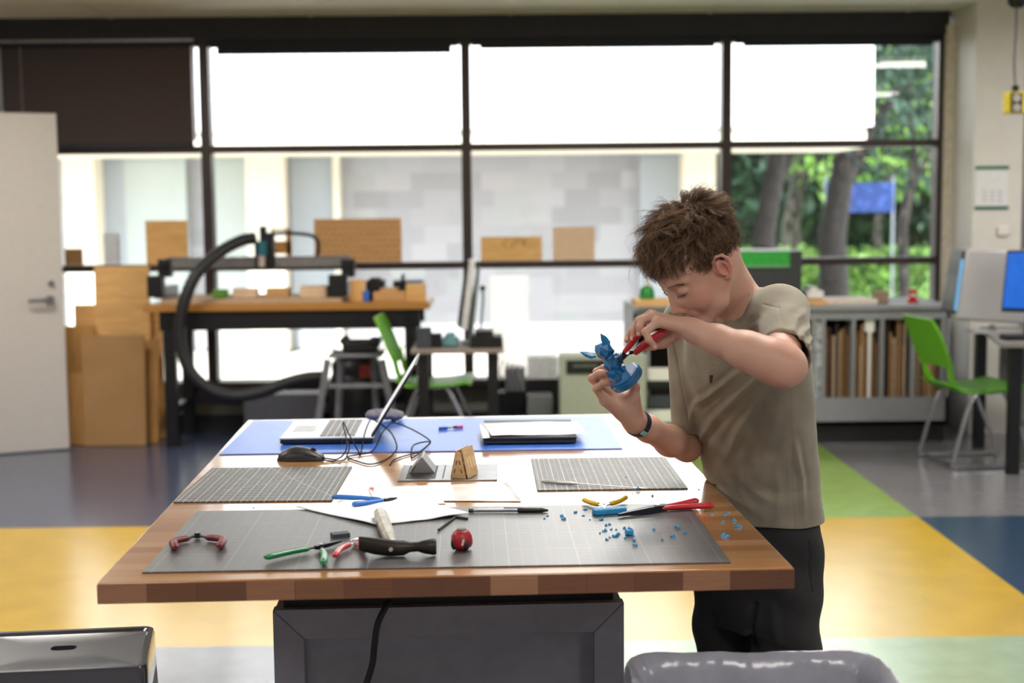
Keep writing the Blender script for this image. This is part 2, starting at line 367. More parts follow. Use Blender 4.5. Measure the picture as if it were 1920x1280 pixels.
for (px, py), yy, r, hz, cr, mt, lab in trees:
    b = at(px, py, Y=yy); b.z = -.1
    t_ = thing('tree', lab, 'tree', b, group='trees outside')
    m = MB(); m.tube([(0, 0, 0), (-.05, 0, 1.2), (.12, 0, 2.2), (0, 0, hz)], [r, r*.85, r*.7, r*.3], 12); m.tube([(.0, 0, 1.6), (.5, .1, 2.6), (.9, .1, 3.2)], [r*.5, r*.4, r*.2], 8); obj('trunk', m, bark, t_)
    m = MB(); leaves(m, (0, 0, hz+.2), cr, 2300 if yy < 28 else 4500, .17 if yy < 28 else .38, rnd); obj('crown', m, mt, t_, smooth=0)
m = MB(); 
for k in range(14):
    c = at(1400+k*26, 520, Y=23.5); leaves(m, (c.x, c.y, .35), (.35, .3, .45), 170, .13, rnd)
tag(obj('hedge', m, leafB, smooth=0), 'low bright green hedge along the lawn', 'hedge')
m = MB()
for k in range(30):
    c = at(1370+k*14, 420, Y=36); leaves(m, (c.x, c.y, 1.25+.25*math.sin(k*2.1)), (.5, .5, 1.35), 260, .30, rnd)
tag(obj('hedge', m, leafA, smooth=0), 'tall dark hedge closing the view behind the trees', 'hedge')
c = at(1612, 370, Y=20); m = MB().box((c.x, c.y, c.z), (.95, .08, .42)); bs = thing('banner_sign', 'blue banner seen between the trees', 'sign', (c.x, c.y, -.1))
obj('panel', m, mat('blue_banner', '2c4a92', .6), bs, world=True); m = MB(); m.bx(c.x-.5, c.x-.47, c.y, c.y+.03, -.1, c.z+.3); m.bx(c.x+.47, c.x+.5, c.y, c.y+.03, -.1, c.z+.3); obj('post', m, steel, bs, world=True)
# ================================================================ the workbench in front
TH = .034823; TZ = .86; TO = Vector((-.6945, 2.375, 0)); TW, TL = 1.219, 1.849
TM = Matrix.Translation((TO.x, TO.y, 0)) @ Matrix.Rotation(TH, 4, 'Z')
wood = plank_mat('butcher_block_top', ['b27a45', 'c28d57', 'a86f3c', 'cc9a68', 'b98350'], .5, .042, rough=.28, coat=1, rot=0, grain=.35, crough=.13)
wooda = plank_mat('butcher_block_edge', ['744a30', '96684a', '643d28', '84563c', 'a8795a'], .085, .2, rough=.3, coat=.3, axes='XZ', grain=.4)
bench = thingm('workbench', 'large butcher block workbench on a dark grey steel base in the foreground', 'workbench', TM)
m = MB(); m.bx(0, TW, 0, TL, TZ-.038, TZ)
top = obj('tabletop', m, [wood], bench, bevel=.003)
# the front edge shows darker end blocks: its own facing piece
m = MB(); m.bx(-.0004, TW+.0004, -.0012, .0006, TZ-.0375, TZ-.0035); obj('edge_facing', m, wooda, top)
gm_ = mat('dark_grey_steel', '9696a2', .5, metal=.0, n=.03)
bi = TM.inverted()
bl_ = bi @ at(513, 1140, Y=2.80); br_ = bi @ at(1171, 1120, Y=2.80)
x0, x1, y0 = bl_.x, br_.x, .40; zt = at(840, 1135, Y=2.8).z
m = MB(); f = .062
def trap(p): m.add([(a, y0, b) for a, b in p]+[(a, y0+.03, b) for a, b in p], [(0, 1, 2, 3), (7, 6, 5, 4), (0, 4, 5, 1), (1, 5, 6, 2), (2, 6, 7, 3), (3, 7, 4, 0)])
zb = .06
trap([(x0+f+.0006, zt-f), (x1-f-.0006, zt-f), (x1-.0008, zt), (x0+.0008, zt)])
trap([(x0, zb), (x0+f, zb+f), (x0+f, zt-f-.0006), (x0, zt-.0008)])
trap([(x1-f, zb+f), (x1, zb), (x1, zt-.0008), (x1-f, zt-f-.0006)])
trap([(x0, zb), (x1, zb), (x1-f, zb+f), (x0+f, zb+f)])
obj('base_frame', m, gm_, bench, bevel=.0012)
m = MB(); m.bx(x0+f-.004, x1-f+.004, y0+.022, y0+.028, zb, zt-f+.004); obj('base_panel', m, gm_, bench)
m = MB(); m.bx(x0+.004, x0+.03, y0+.032, TL-.4, zb, zt); m.bx(x1-.03, x1-.004, y0+.032, TL-.4, zb, zt); m.bx(x0+.03, x1-.03, TL-.43, TL-.4, zb, zt); obj('side_panel', m, gm_, bench)
m = MB(); m.bx(x0+.02, x1-.02, y0+.02, TL-.41, zt-.001, TZ-.038); obj('top_spacer', m, mat('black_steel', '17171b', .5, metal=.3), bench)
for xx in (x0+.03, x1-.06):
    for yy in (y0+.03, TL-.47): m = MB(); m.bx(xx, xx+.03, yy, yy+.03, 0, zb+.002); obj('foot', m, gm_, bench)
# ================================================================ the person: bodies grown from smooth distance fields
V3 = lambda *a: np.array(a, float)
def A(px, py, Y): return np.array(at(px, py, Y=Y))
class SDF:
    """ops run in order; each is (mode, k, lo, hi, fn): 'u' joins, 's' cuts away, both with a rounding k"""
    def __init__(s): s.ops = []
    def put(s, mode, k, lo, hi, fn): s.ops.append((mode, k, np.array(lo, float), np.array(hi, float), fn)); return s
    def cap(s, a, b, r1, r2=None, k=.012, mode='u'):
        a = np.array(a, float); b = np.array(b, float); r2 = r1 if r2 is None else r2; R = max(r1, r2)
        ab = b-a; L = max(ab@ab, 1e-12)
        def fn(p):
            q = p-a; t = np.clip(q@ab/L, 0, 1); return np.linalg.norm(q-t[:, None]*ab, axis=1)-(r1+(r2-r1)*t)
        return s.put(mode, k, np.minimum(a, b)-R, np.maximum(a, b)+R, fn)
    def chain(s, pts, rs, k=.006, mode='u'):
        for i in range(len(pts)-1): s.cap(pts[i], pts[i+1], rs[i], rs[i+1], k if i else k, mode)
        return s
    def ell(s, c, r, M=None, k=.012, mode='u'):
        c = np.array(c, float); r = np.array(r, float); M = np.eye(3) if M is None else M
        def fn(p):
            q = (p-c)@M; k0 = np.linalg.norm(q/r, axis=1); k1 = np.linalg.norm(q/(r*r), axis=1)+1e-9; return k0*(k0-1)/k1
        e = np.abs(M)@r
        return s.put(mode, k, c-e, c+e, fn)
    def box(s, c, h, M=None, rd=0, k=.004, mode='u'):
        c = np.array(c, float); h = np.array(h, float); M = np.eye(3) if M is None else M
        def fn(p):
            q = np.abs((p-c)@M)-h+rd; return np.linalg.norm(np.maximum(q, 0), axis=1)+np.minimum(q.max(1), 0)-rd
        e = np.abs(M)@h; return s.put(mode, k, c-e, c+e, fn)
    def loft(s, lv, phi, k=.02, mode='u', cz=.01, pw=2.0):
        """lv rows: z, cx, cy, a (sideways), b (fore-aft)"""
        lv = np.array(sorted(map(tuple, lv))); z = lv[:, 0]; ca, sa = math.cos(phi), math.sin(phi)
        def fn(p):
            I = [np.interp(p[:, 2], z, lv[:, i]) for i in (1, 2, 3, 4)]
            dx, dy = p[:, 0]-I[0], p[:, 1]-I[1]; u = dx*ca+dy*sa; v = -dx*sa+dy*ca
            d = (((np.abs(u)/I[2])**pw+(np.abs(v)/I[3])**pw)**(1/pw)-1)*np.minimum(I[2], I[3])
            return np.maximum(d, np.maximum(z[0]-p[:, 2], p[:, 2]-z[-1]))
        R = lv[:, 3:].max(); return s.put(mode, k, (lv[:, 1].min()-R, lv[:, 2].min()-R, z[0]), (lv[:, 1].max()+R, lv[:, 2].max()+R, z[-1]), fn)
    def ev(s, p, lo=None, hi=None):
        d = np.full(len(p), 1.0)
        for mode, k, a, b, fn in s.ops:
            if lo is not None and (np.any(a-.05 > hi) or np.any(b+.05 < lo)): continue
            e = fn(p)
            if mode == 'u':
                h = np.clip(.5+.5*(d-e)/k, 0, 1); d = d*(1-h)+e*h-k*h*(1-h)
            else:
                h = np.clip(.5-.5*(d+e)/k, 0, 1); d = d*(1-h)-e*h+k*h*(1-h)
        return d
    def bounds(s):
        lo = np.min([o[2] for o in s.ops if o[0] == 'u'], 0)-.02; hi = np.max([o[3] for o in s.ops if o[0] == 'u'], 0)+.02; return lo, hi
    def mesh(s, h):
        lo, hi = s.bounds(); B = 20; n = np.ceil((hi-lo)/(h*B)).astype(int); N = n*B+2
        g = np.arange(B+2); G = np.stack(np.meshgrid(g, g, g, indexing='ij'), -1).reshape(-1, 3)
        Vk, Vp, Q = [], [], []
        cc = np.stack(np.meshgrid(*[np.arange(m) for m in n], indexing='ij'), -1).reshape(-1, 3)
        cen = lo+(cc+.5)*B*h; half = B*h*.5
        keep = []
        for c, x in zip(cc, cen):
            a, b = x-half-h, x+half+h
            if any(o[0] == 'u' and not (np.any(o[2]-.02 > b) or np.any(o[3]+.02 < a)) for o in s.ops): keep.append((c, x))
        for c, x in keep:
            d0 = s.ev(x[None], x-half-.03, x+half+.03)[0]
            if abs(d0) > half*3.2: continue
            base = c*B; p = lo+(base+G)*h
            d = s.ev(p, p[0], p[-1]).reshape(B+2, B+2, B+2)
            if d.min() > 0 or d.max() < 0: continue
            q = d[:B+1, :B+1, :B+1]; ins = q < 0
            # vertices of cells [0,B)
            cr = [(i, j, k) for i in (0, 1) for j in (0, 1) for k in (0, 1)]
            C = np.stack([d[i:B+i, j:B+j, k:B+k] for i, j, k in cr], -1); sg = C < 0; act = sg.any(-1) & ~sg.all(-1)
            idx = np.argwhere(act); Cv = C[act]
            if len(idx):
                acc = np.zeros((len(idx), 3)); cnt = np.zeros(len(idx))
                for a in range(8):
                    for b in range(a+1, 8):
                        df = np.array(cr[b])-np.array(cr[a])
                        if np.abs(df).sum() != 1: continue
                        va, vb = Cv[:, a], Cv[:, b]; m = (va < 0) != (vb < 0); t = np.where(m, va/np.where(m, va-vb, 1), 0)
                        acc += m[:, None]*(np.array(cr[a])+t[:, None]*df); cnt += m
                gi = idx+base; Vk.append((gi[:, 0]*N[1]+gi[:, 1])*N[2]+gi[:, 2]); Vp.append(lo+(gi+acc/cnt[:, None])*h)
            for ax in range(3):       # edges owned by this block whose four cells exist
                e = [0, 0, 0]; e[ax] = 1
                s0 = d[:B, :B, :B]; s1 = d[e[0]:B+e[0], e[1]:B+e[1], e[2]:B+e[2]]; m = (s0 < 0) != (s1 < 0)
                ii = np.argwhere(m)
                if not len(ii): continue
                fl_ = (s0[m] < 0); gi = ii+base; o1 = np.zeros(3, int); o2 = np.zeros(3, int); o1[(ax+1) % 3] = 1; o2[(ax+2) % 3] = 1
                cells = [gi-o1-o2, gi-o2, gi, gi-o1]
                key = np.stack([(q_[:, 0]*N[1]+q_[:, 1])*N[2]+q_[:, 2] for q_ in cells], 1)
                key[~fl_] = key[~fl_][:, ::-1]; Q.append(key)
        K = np.concatenate(Vk); P = np.concatenate(Vp); o = np.argsort(K); K = K[o]; P = P[o]
        F = np.concatenate(Q); j = np.searchsorted(K, F); j = np.minimum(j, len(K)-1); ok = (K[j] == F).all(1)
        return P, j[ok]
def vnormals(P, F):
    n = np.cross(P[F[:, 2]]-P[F[:, 0]], P[F[:, 3]]-P[F[:, 1]]); N = np.zeros_like(P)
    for i in range(4): np.add.at(N, F[:, i], n)
    return N/(np.linalg.norm(N, axis=1)[:, None]+1e-12)
def relax(P, F, it=1, lam=.5):
    for _ in range(it):
        S = np.zeros_like(P); c = np.zeros(len(P))
        for i in range(4):
            for k in (1, 3): np.add.at(S, F[:, i], P[F[:, (i+k) % 4]]); np.add.at(c, F[:, i], 1)
        P = P+(S/np.maximum(c, 1)[:, None]-P)*lam
    return P
def npobj(name, P, F, m, parent=None, cols=None):
    inv = np.array(wm(parent).inverted()) if parent else np.eye(4)
    Pl = P@inv[:3, :3].T+inv[:3, 3]
    me = bpy.data.meshes.new(name); nf, w_ = F.shape
    me.vertices.add(len(Pl)); me.vertices.foreach_set('co', Pl.astype(np.float32).ravel())
    me.loops.add(nf*w_); me.loops.foreach_set('vertex_index', F.astype(np.int32).ravel())
    me.polygons.add(nf); me.polygons.foreach_set('loop_start', np.arange(0, nf*w_, w_, dtype=np.int32))
    me.polygons.foreach_set('use_smooth', np.ones(nf, bool)); me.update(calc_edges=True); me.materials.append(m)
    if cols is not None:
        a = me.color_attributes.new('tint', 'FLOAT_COLOR', 'POINT'); a.data.foreach_set('color', np.concatenate([cols, np.ones((len(cols), 1))], 1).astype(np.float32).ravel())
    o = bpy.data.objects.new(name, me); COL.objects.link(o); o.parent = parent; return o
# ---------------------------------------------------------------- head frame
HO = V3(.4256, 2.934, 1.3767); HS = 1.01
def _hr():
    y, p, q = [math.radians(a) for a in (202.3, 42.3, -3.0)]
    Rz = np.array([[math.cos(y), -math.sin(y), 0], [math.sin(y), math.cos(y), 0], [0, 0, 1]])
    Ry = np.array([[math.cos(p), 0, math.sin(p)], [0, 1, 0], [-math.sin(p), 0, math.cos(p)]])
    Rx = np.array([[1, 0, 0], [0, math.cos(q), -math.sin(q)], [0, math.sin(q), math.cos(q)]])
    return Rz@Ry@Rx
HR = _hr()
def Hd(x, y, z): return HO+HR@(V3(x, y, z)*HS)
def toH(P): return (P-HO)@HR/HS
B_ = SDF()
# head
B_.ell(Hd(-.018, 0, .036), V3(.094, .072, .079), HR)
B_.ell(Hd(.030, 0, .034), V3(.052, .060, .054), HR, k=.03)
B_.ell(Hd(.034, 0, -.032), V3(.050, .052, .070), HR, k=.03)
B_.ell(Hd(-.02, 0, -.02), V3(.06, .060, .055), HR, k=.03)
for s in (1, -1):
    B_.ell(Hd(.050, .030*s, -.036), V3(.028, .024, .030), HR, k=.02)
    B_.cap(Hd(-.005, .050*s, -.045), Hd(.028, .040*s, -.078), .014, .014, k=.02)
    B_.cap(Hd(.028, .040*s, -.078), Hd(.066, .012*s, -.100), .014, .013, k=.02)
for s in (1, -1): B_.ell(Hd(.076, .015*s, -.028), V3(.018, .016, .020), HR, k=.014)
B_.ell(Hd(.072, 0, -.098), V3(.016, .018, .015), HR, k=.015)
for s in (1, -1):
    B_.cap(Hd(.081, .014*s, .021), Hd(.066, .046*s, .020), .0075, .006, k=.012)
    B_.ell(Hd(.094, .031*s, .000), V3(.015, .015, .011), HR, k=.014, mode='s')
    B_.ell(Hd(.0715, .0305*s, -.0005), V3(.0135, .0145, .0125), HR, k=.003)
    B_.cap(Hd(.0865, .022*s, -.0065), Hd(.081, .040*s, -.0065), .0011, k=.0015, mode='s')
    B_.cap(Hd(.0845, .019*s, .0085), Hd(.077, .042*s, .0085), .0011, k=.002, mode='s')
B_.cap(Hd(.084, 0, .006), Hd(.1005, 0, -.034), .0068, .0085, k=.012)
B_.ell(Hd(.1015, 0, -.0365), V3(.0095, .0095, .0085), HR, k=.006)
for s in (1, -1):
    B_.ell(Hd(.0920, .0112*s, -.0415), V3(.0105, .0066, .0078), HR, k=.005)
    B_.cap(Hd(.0965, .0055*s, -.0505), Hd(.0905, .0062*s, -.0505), .0018, k=.002, mode='s')
B_.ell(Hd(.080, 0, -.061), V3(.0135, .024, .022), HR, k=.012)
for s in (1, -1):
    B_.cap(Hd(.0935, .003*s, -.0575), Hd(.081, .021*s, -.063), .0040, .0022, k=.004)
    B_.cap(Hd(.0915, .000*s, -.0705), Hd(.080, .019*s, -.0655), .0052, .0022, k=.004)
    B_.cap(Hd(.1005, 0, -.0638), Hd(.083, .021*s, -.0640), .0020, .0012, k=.0015, mode='s')
# ears
for s in (1, -1):
    def E_(x, y, z): return Hd(-.004+x*.90-.0*z, s*(.0675+y-.38*x), -.010+z)
    B_.ell(E_(-.004, .004, 0), V3(.013, .006, .022), HR, k=.006)
    ring = [(.010, .002, -.002), (.013, .005, .012), (.008, .008, .024), (-.004, .010, .0305), (-.0155, .012, .026), (-.0205, .013, .013), (-.0185, .012, -.003), (-.0115, .009, -.017), (-.004, .006, -.026), (.002, .003, -.025)]
    B_.chain([E_(*q) for q in ring], [.0028, .003, .0033, .0035, .0036, .0036, .0034, .0038, .0052, .004], k=.003)
    B_.ell(E_(-.001, .012, -.003), V3(.0085, .0060, .0120), HR, k=.004, mode='s')
    B_.chain([E_(-.010, .0095, -.012), E_(-.013, .010, .003), E_(-.008, .0095, .015)], [.0024, .0026, .0022], k=.003)
    B_.ell(E_(.009, .004, -.006), V3(.004, .003, .005), HR, k=.003)
# neck and trunk
NB = V3(.548, 3.045, 1.262)
B_.cap(Hd(-.038, 0, -.020), NB, .047, .052, k=.03)
B_.cap(Hd(.002, 0, -.055), NB+V3(-.028, -.02, .008), .032, .036, k=.03)
B_.cap(Hd(-.02, .035, -.035), NB+V3(-.045, -.045, .0), .014, .012, k=.02)
SHL, SHR = A(1468, 586, 2.93), V3(.445, 3.19, 1.235)
B_.cap(SHL+V3(-.02, .03, -.005), SHR, .045, .045, k=.03)
PHI = math.radians(-55)       # the sideways axis of the trunk, from +X
TORS = [(1003, 1434, 100, 3.185), (900, 1428, 100, 3.165), (850, 1421, 103, 3.14), (780, 1410, 108, 3.11), (700, 1401, 112, 3.08), (640, 1398, 108, 3.06), (600, 1408, 92, 3.045), (572, 1419, 66, 3.04)]
def lev(rows, g=0, bf=.72):
    o = []
    for py, px, hp, Y in rows:
        c = A(px, py, Y); h = hp*Y/FPX/.823+g; o.append((c[2], c[0], c[1], h, h*bf))
    return o
B_.loft(lev(TORS, -.024), PHI, k=.04)
HIP = A(1440, 985, 3.19)
# left arm (near the camera)
EL, WL = A(1470, 683, 2.70), A(1290, 614, 2.80)
B_.cap(SHL, EL+V3(0, .02, 0), .043, .037, k=.02)
fa = [EL, A(1442, 674, 2.705), A(1400, 657, 2.72), A(1345, 637, 2.752), A(1302, 621, 2.785), WL]
B_.chain(fa, [.040, .0405, .0355, .0280, .0212, .0205], k=.02)
B_.cap(A(1482, 690, 2.70), A(1470, 695, 2.695), .030, .032, k=.02)
def finger(root, js, r0, r1):
    rs = np.linspace(r0, r1, len(js)+1); B_.cap(root, js[0], r0*1.05, rs[1], k=.007)
    for i in range(len(js)-1): B_.cap(js[i], js[i+1], rs[i+1], rs[i+2], k=.0035)
LM = [A(1221, 594, 2.838), A(1221, 590, 2.818), A(1225, 593, 2.797), A(1233, 604, 2.779)]
for j, q in enumerate(LM): B_.cap(WL+V3(0, (.012, .004, -.004, -.010)[j], 0), q, .0145, .0100, k=.012)
finger(LM[0], [A(1197, 604, 2.852), A(1183, 622, 2.852), A(1176, 637, 2.846)], .0092, .0066)
finger(LM[1], [A(1198, 601, 2.828), A(1189, 620, 2.828), A(1187, 635, 2.822)], .0094, .0068)
finger(LM[2], [A(1203, 600, 2.797), A(1200, 613, 2.790), A(1199, 624, 2.792)], .0092, .0070)
finger(LM[3], [A(1210, 622, 2.768), A(1217, 637, 2.764), A(1227, 648, 2.770)], .0084, .0062)
B_.cap(A(1272, 620, 2.81), A(1244, 642, 2.828), .0150, .0115, k=.012)
finger(A(1244, 642, 2.828), [A(1226, 648, 2.832), A(1210, 651, 2.822)], .0105, .0075)
# right arm (behind the chest) and the hand that holds the print
ER, WR = A(1288, 838, 3.155), A(1190, 790, 2.985)
B_.cap(SHR+V3(.012, 0, 0), ER, .031, .0295, k=.02)
B_.chain([ER, A(1256, 826, 3.10), A(1215, 803, 3.02), WR], [.0310, .0325, .0268, .0225], k=.02)
RM = [A(1134, 751, 2.935), A(1137, 738, 2.950), A(1144, 727, 2.966), A(1154, 719, 2.982)]
for j, q in enumerate(RM): B_.cap(WR+V3(0, -.008+.006*j, 0), q, .0185, .0115, k=.016)
B_.ell(A(1172, 760, 2.965), V3(.026, .016, .030), k=.012)
finger(RM[0], [A(1118, 728, 2.918), A(1132, 717, 2.894), A(1145, 714, 2.886)], .0092, .0066)
finger(RM[1], [A(1110, 709, 2.930), A(1123, 700, 2.905), A(1139, 698, 2.896)], .0096, .0070)
finger(RM[2], [A(1119, 697, 2.955), A(1131, 690, 2.935), A(1143, 692, 2.928)], .0094, .0070)
finger(RM[3], [A(1135, 692, 2.975), A(1148, 686, 2.962), A(1158, 690, 2.948)], .0092, .0068)
B_.cap(WR+V3(.0, -.005, .01), A(1188, 746, 2.955), .018, .0135, k=.014)
finger(A(1188, 746, 2.955), [A(1191, 724, 2.952), A(1183, 705, 2.947)], .0118, .0082)
# legs (inside the trousers)
LH, RH = A(1478, 1040, 3.13), A(1378, 1050, 3.26)
LK, RK = LH+V3(0, .0, -.30), RH+V3(0, .0, -.30); LA, RA = LK+V3(.01, .02, -.31), RK+V3(.0, .02, -.31)
LH[2] = RH[2] = .72; LK[2] = RK[2] = .42; LA[2] = RA[2] = .09
for a, b, c in ((LH, LK, LA), (RH, RK, RA)):
    B_.cap(HIP+V3(0, 0, -.05), a, .055, .055, k=.03); B_.cap(a, b, .062, .042, k=.02); B_.cap(b, c, .042, .028, k=.02); B_.cap(c, c+V3(-.10, -.06, -.05), .026, .022, k=.02)
tc_ = np.array(TM @ Vector((TW/2, TL/2, TZ-.25))); Rt = np.array(Matrix.Rotation(TH, 3, 'Z'))
B_.box(tc_, (TW/2+.008, TL/2, .256), Rt, mode='s', k=.006)
P, F = B_.mesh(.0021)
P = relax(P, F, 1, .35)
# skin tints by place on the body (a thing's own colour, not light)
skin = np.tile(V3(.575, .335, .25), (len(P), 1))
def blend(cols, w, c): w = np.clip(w, 0, 1)[:, None]; cols[:] = cols*(1-w)+np.array(c)*w
q = toH(P); nearh = np.linalg.norm(q, axis=1) < .2
def gz(c, r): return np.exp(-(((q-np.array(c))/np.array(r))**2).sum(1))*nearh
for s in (1, -1):
    blend(skin, .45*gz((.055, .045*s, -.035), (.03, .025, .022)), (.60, .24, .18))
    blend(skin, .65*gz((-.012, .078*s, -.008), (.028, .02, .035)), (.60, .20, .15))
    yy = q[:, 1]*s; zl = .0175+.002*np.sin(np.clip((yy-.012)/.036, 0, 1)*PI)-.10*np.maximum(0, yy-.036)
    blend(skin, .72*(np.exp(-((q[:, 2]-zl)/.0030)**2)*(yy > .011)*(yy < .051)*(q[:, 0] > .04)*nearh), (.10, .05, .03))
    blend(skin, .8*np.exp(-((q[:, 2]+.0068)/.0013)**2)*(yy > .018)*(yy < .043)*(q[:, 0] > .074)*nearh, (.06, .03, .02))
for c_, r_ in (((.090, 0, -.0605), (.013, .019, .0042)), ((.088, 0, -.0690), (.014, .017, .0050))): blend(skin, 1.1*gz(c_, r_), (.44, .13, .12))
blend(skin, 1.2*np.exp(-((q[:, 2]+.064)/.0016)**2)*(np.abs(q[:, 1]) < .019)*(q[:, 0] > .072)*nearh, (.10, .03, .03))
blend(skin, .5*gz((.10, 0, -.04), (.02, .02, .015)), (.62, .27, .2))
for c_, r_ in ((EL, .05), (A(1484, 692, 2.69), .04)): blend(skin, .22*np.exp(-(np.linalg.norm(P-c_, axis=1)/r_)**2), (.60, .25, .19))
for c_ in [A(1176, 638, 2.846), A(1187, 636, 2.822), A(1199, 624, 2.79), A(1227, 648, 2.77), A(1145, 714, 2.886), A(1118, 728, 2.918), A(1110, 709, 2.93), A(1139, 698, 2.896), A(1210, 651, 2.82)]:
    blend(skin, .45*np.exp(-(np.linalg.norm(P-c_, axis=1)/.013)**2), (.62, .25, .19))
sk = mat('skin', 'c99a84', .48, n=.02, sss=.12, bump=.12, scale=40, bscale=900)
t = sk.node_tree; at_ = t.nodes.new('ShaderNodeAttribute'); at_.attribute_name = 'tint'; mx = t.nodes.new('ShaderNodeMix'); mx.data_type = 'RGBA'; mx.blend_type = 'MULTIPLY'; mx.inputs[0].default_value = 1
nzs = [n for n in t.nodes if n.type == 'TEX_NOISE'][0]; rr = t.nodes.new('ShaderNodeMapRange'); rr.inputs[3].default_value = .94; rr.inputs[4].default_value = 1.06
t.links.new(nzs.outputs[0], rr.inputs[0]); t.links.new(at_.outputs['Color'], mx.inputs[6]); t.links.new(rr.outputs[0], mx.inputs[7]); t.links.new(mx.outputs[2], t.nodes['Principled BSDF'].inputs['Base Color'])
boy = thing('person', 'boy in an olive grey T-shirt bending over the blue print with red pliers', 'person', (.60, 3.18, 0))
npobj('body', P, F, sk, boy, skin)
# finger nails
nl = MB()
nailm = mat('nail', 'e0b0a0', .3, n=.02)
for tip, prev in ((A(1176, 637, 2.846), A(1183, 622, 2.852)), (A(1187, 635, 2.822), A(1189, 620, 2.828)), (A(1199, 624, 2.792), A(1200, 613, 2.79)), (A(1227, 648, 2.77), A(1217, 637, 2.764))):
    d = Vector(tip-prev).normalized(); up = Vector((-.45, -.85, .25)); fm = frame(Vector(tip)+(up-d*up.dot(d)).normalized()*.0058, d, up)
    nl.ball((0, 0, 0), 1, 10); k_ = len(nl.v); nv = 1+10*4+1
    nl.v[-nv:] = [tuple(fm @ Vector((x*.0052, y*.0042, z*.0014))) for x, y, z in nl.v[-nv:]]
obj('nails', nl, nailm, boy, world=True)
# ---------------------------------------------------------------- T-shirt
T_ = SDF()
ax = (EL-SHL)/np.linalg.norm(EL-SHL)
def plane_cut(S, o, n, R, k=.002):
    o = np.array(o, float); n = np.array(n, float)/np.linalg.norm(n)
    def fn(p): return np.maximum(-((p-o)@n), np.linalg.norm(p-o-((p-o)@n)[:, None]*n, axis=1)-R)
    S.put('s', k, o-R*1.5, o+R*1.5, fn)
SM = SHL+(EL-SHL)*.74+V3(.006, 0, -.010)
RS1 = A(1302, 812, 3.17)
T_.cap(SHL, SHL+(EL-SHL)*.95+V3(.008, 0, -.012), .0545, .0475, k=.03)
T_.cap(SHR+V3(-.006, -.01, 0), RS1+V3(-.004, -.012, -.02), .050, .0480, k=.03)
axm = np.array([-.50, -.86, -.08]); axm /= np.linalg.norm(axm)
plane_cut(T_, SM, axm, .095)
T_.cap(SM-ax*.055, SM+ax*.05, .0415, .0445, k=.003, mode='s')
plane_cut(T_, RS1, V3(-.05, -.1, -1), .08)
T_.cap(RS1+V3(-.004, -.010, .035), RS1+V3(-.004, -.012, -.05), .0420, .0440, k=.003, mode='s')
T_.loft(lev([(966, 1433, 103, 3.180)]+TORS[1:], .002, .74), PHI, k=.022)
T_.cap(SHL+V3(-.012, .01, -.004), NB+V3(.018, .0, .012), .056, .046, k=.035)
T_.cap(SHR+V3(0, 0, 0), NB+V3(-.01, .03, -.01), .053, .050, k=.035)
T_.cap(NB+V3(-.022, -.016, .030), Hd(.01, 0, -.075), .050, .060, k=.004, mode='s')
T_.loft(lev([(990, 1434, 101, 3.182), (966, 1433, 100, 3.180), (935, 1430, 97, 3.175)], .0, .74), PHI, k=.003, mode='s')
# the bench it leans on
T_.box(tc_, (TW/2+.003, TL/2, .253), Rt, mode='s', k=.006)
P, F = T_.mesh(.0026); P = relax(P, F, 2, .5)
N = vnormals(P, F)
def xz(pts, Y=2.97): return [A(a, b, Y)[[0, 2]] for a, b in pts]
def pdist(P2, pl):
    best = np.full(len(P2), 9.); tt = np.zeros(len(P2)); n = len(pl)-1
    for i in range(n):
        a, b = pl[i], pl[i+1]; ab = b-a; t = np.clip((P2-a)@ab/(ab@ab), 0, 1); d = np.linalg.norm(P2-a-t[:, None]*ab, axis=1)
        m = d < best; best[m] = d[m]; tt[m] = (i+t[m])/n
    return best, tt
folds = [([(1400, 680), (1372, 706), (1349, 734), (1322, 768), (1309, 812)], .0080, .0060), ([(1422, 696), (1400, 720), (1377, 750), (1347, 797), (1322, 858)], .0085, .0068), ([(1434, 708), (1411, 765), (1390, 812), (1373, 885)], .0065, .0075),
         ([(1456, 722), (1450, 790), (1436, 850), (1432, 940)], .0045, .011), ([(1490, 820), (1500, 860), (1512, 905), (1522, 985)], .0060, .0065), ([(1335, 870), (1345, 915), (1380, 960)], .0050, .006), ([(1372, 850), (1368, 900), (1385, 950)], .0045, .007),
         ([(1352, 800), (1338, 830), (1326, 870)], .0045, .005), ([(1296, 640), (1304, 700), (1322, 745), (1330, 790)], .0050, .007), ([(1385, 575), (1360, 610), (1340, 650)], .0040, .008), ([(1412, 590), (1395, 620), (1380, 640)], .0045, .006), ([(1404, 580), (1385, 612)], .0035, .005),
         ([(1442, 632), (1466, 606), (1495, 600)], .0042, .0048), ([(1450, 641), (1480, 620), (1500, 622)], .0042, .0045), ([(1438, 612), (1462, 585), (1490, 577)], .0038, .0055), ([(1462, 640), (1485, 632), (1500, 640)], .003, .004), ([(1395, 900), (1420, 930), (1470, 960)], .0035, .010), ([(1410, 870), (1400, 930), (1420, 975)], .0035, .009), ([(1460, 880), (1470, 930), (1468, 990)], .0035, .008)]
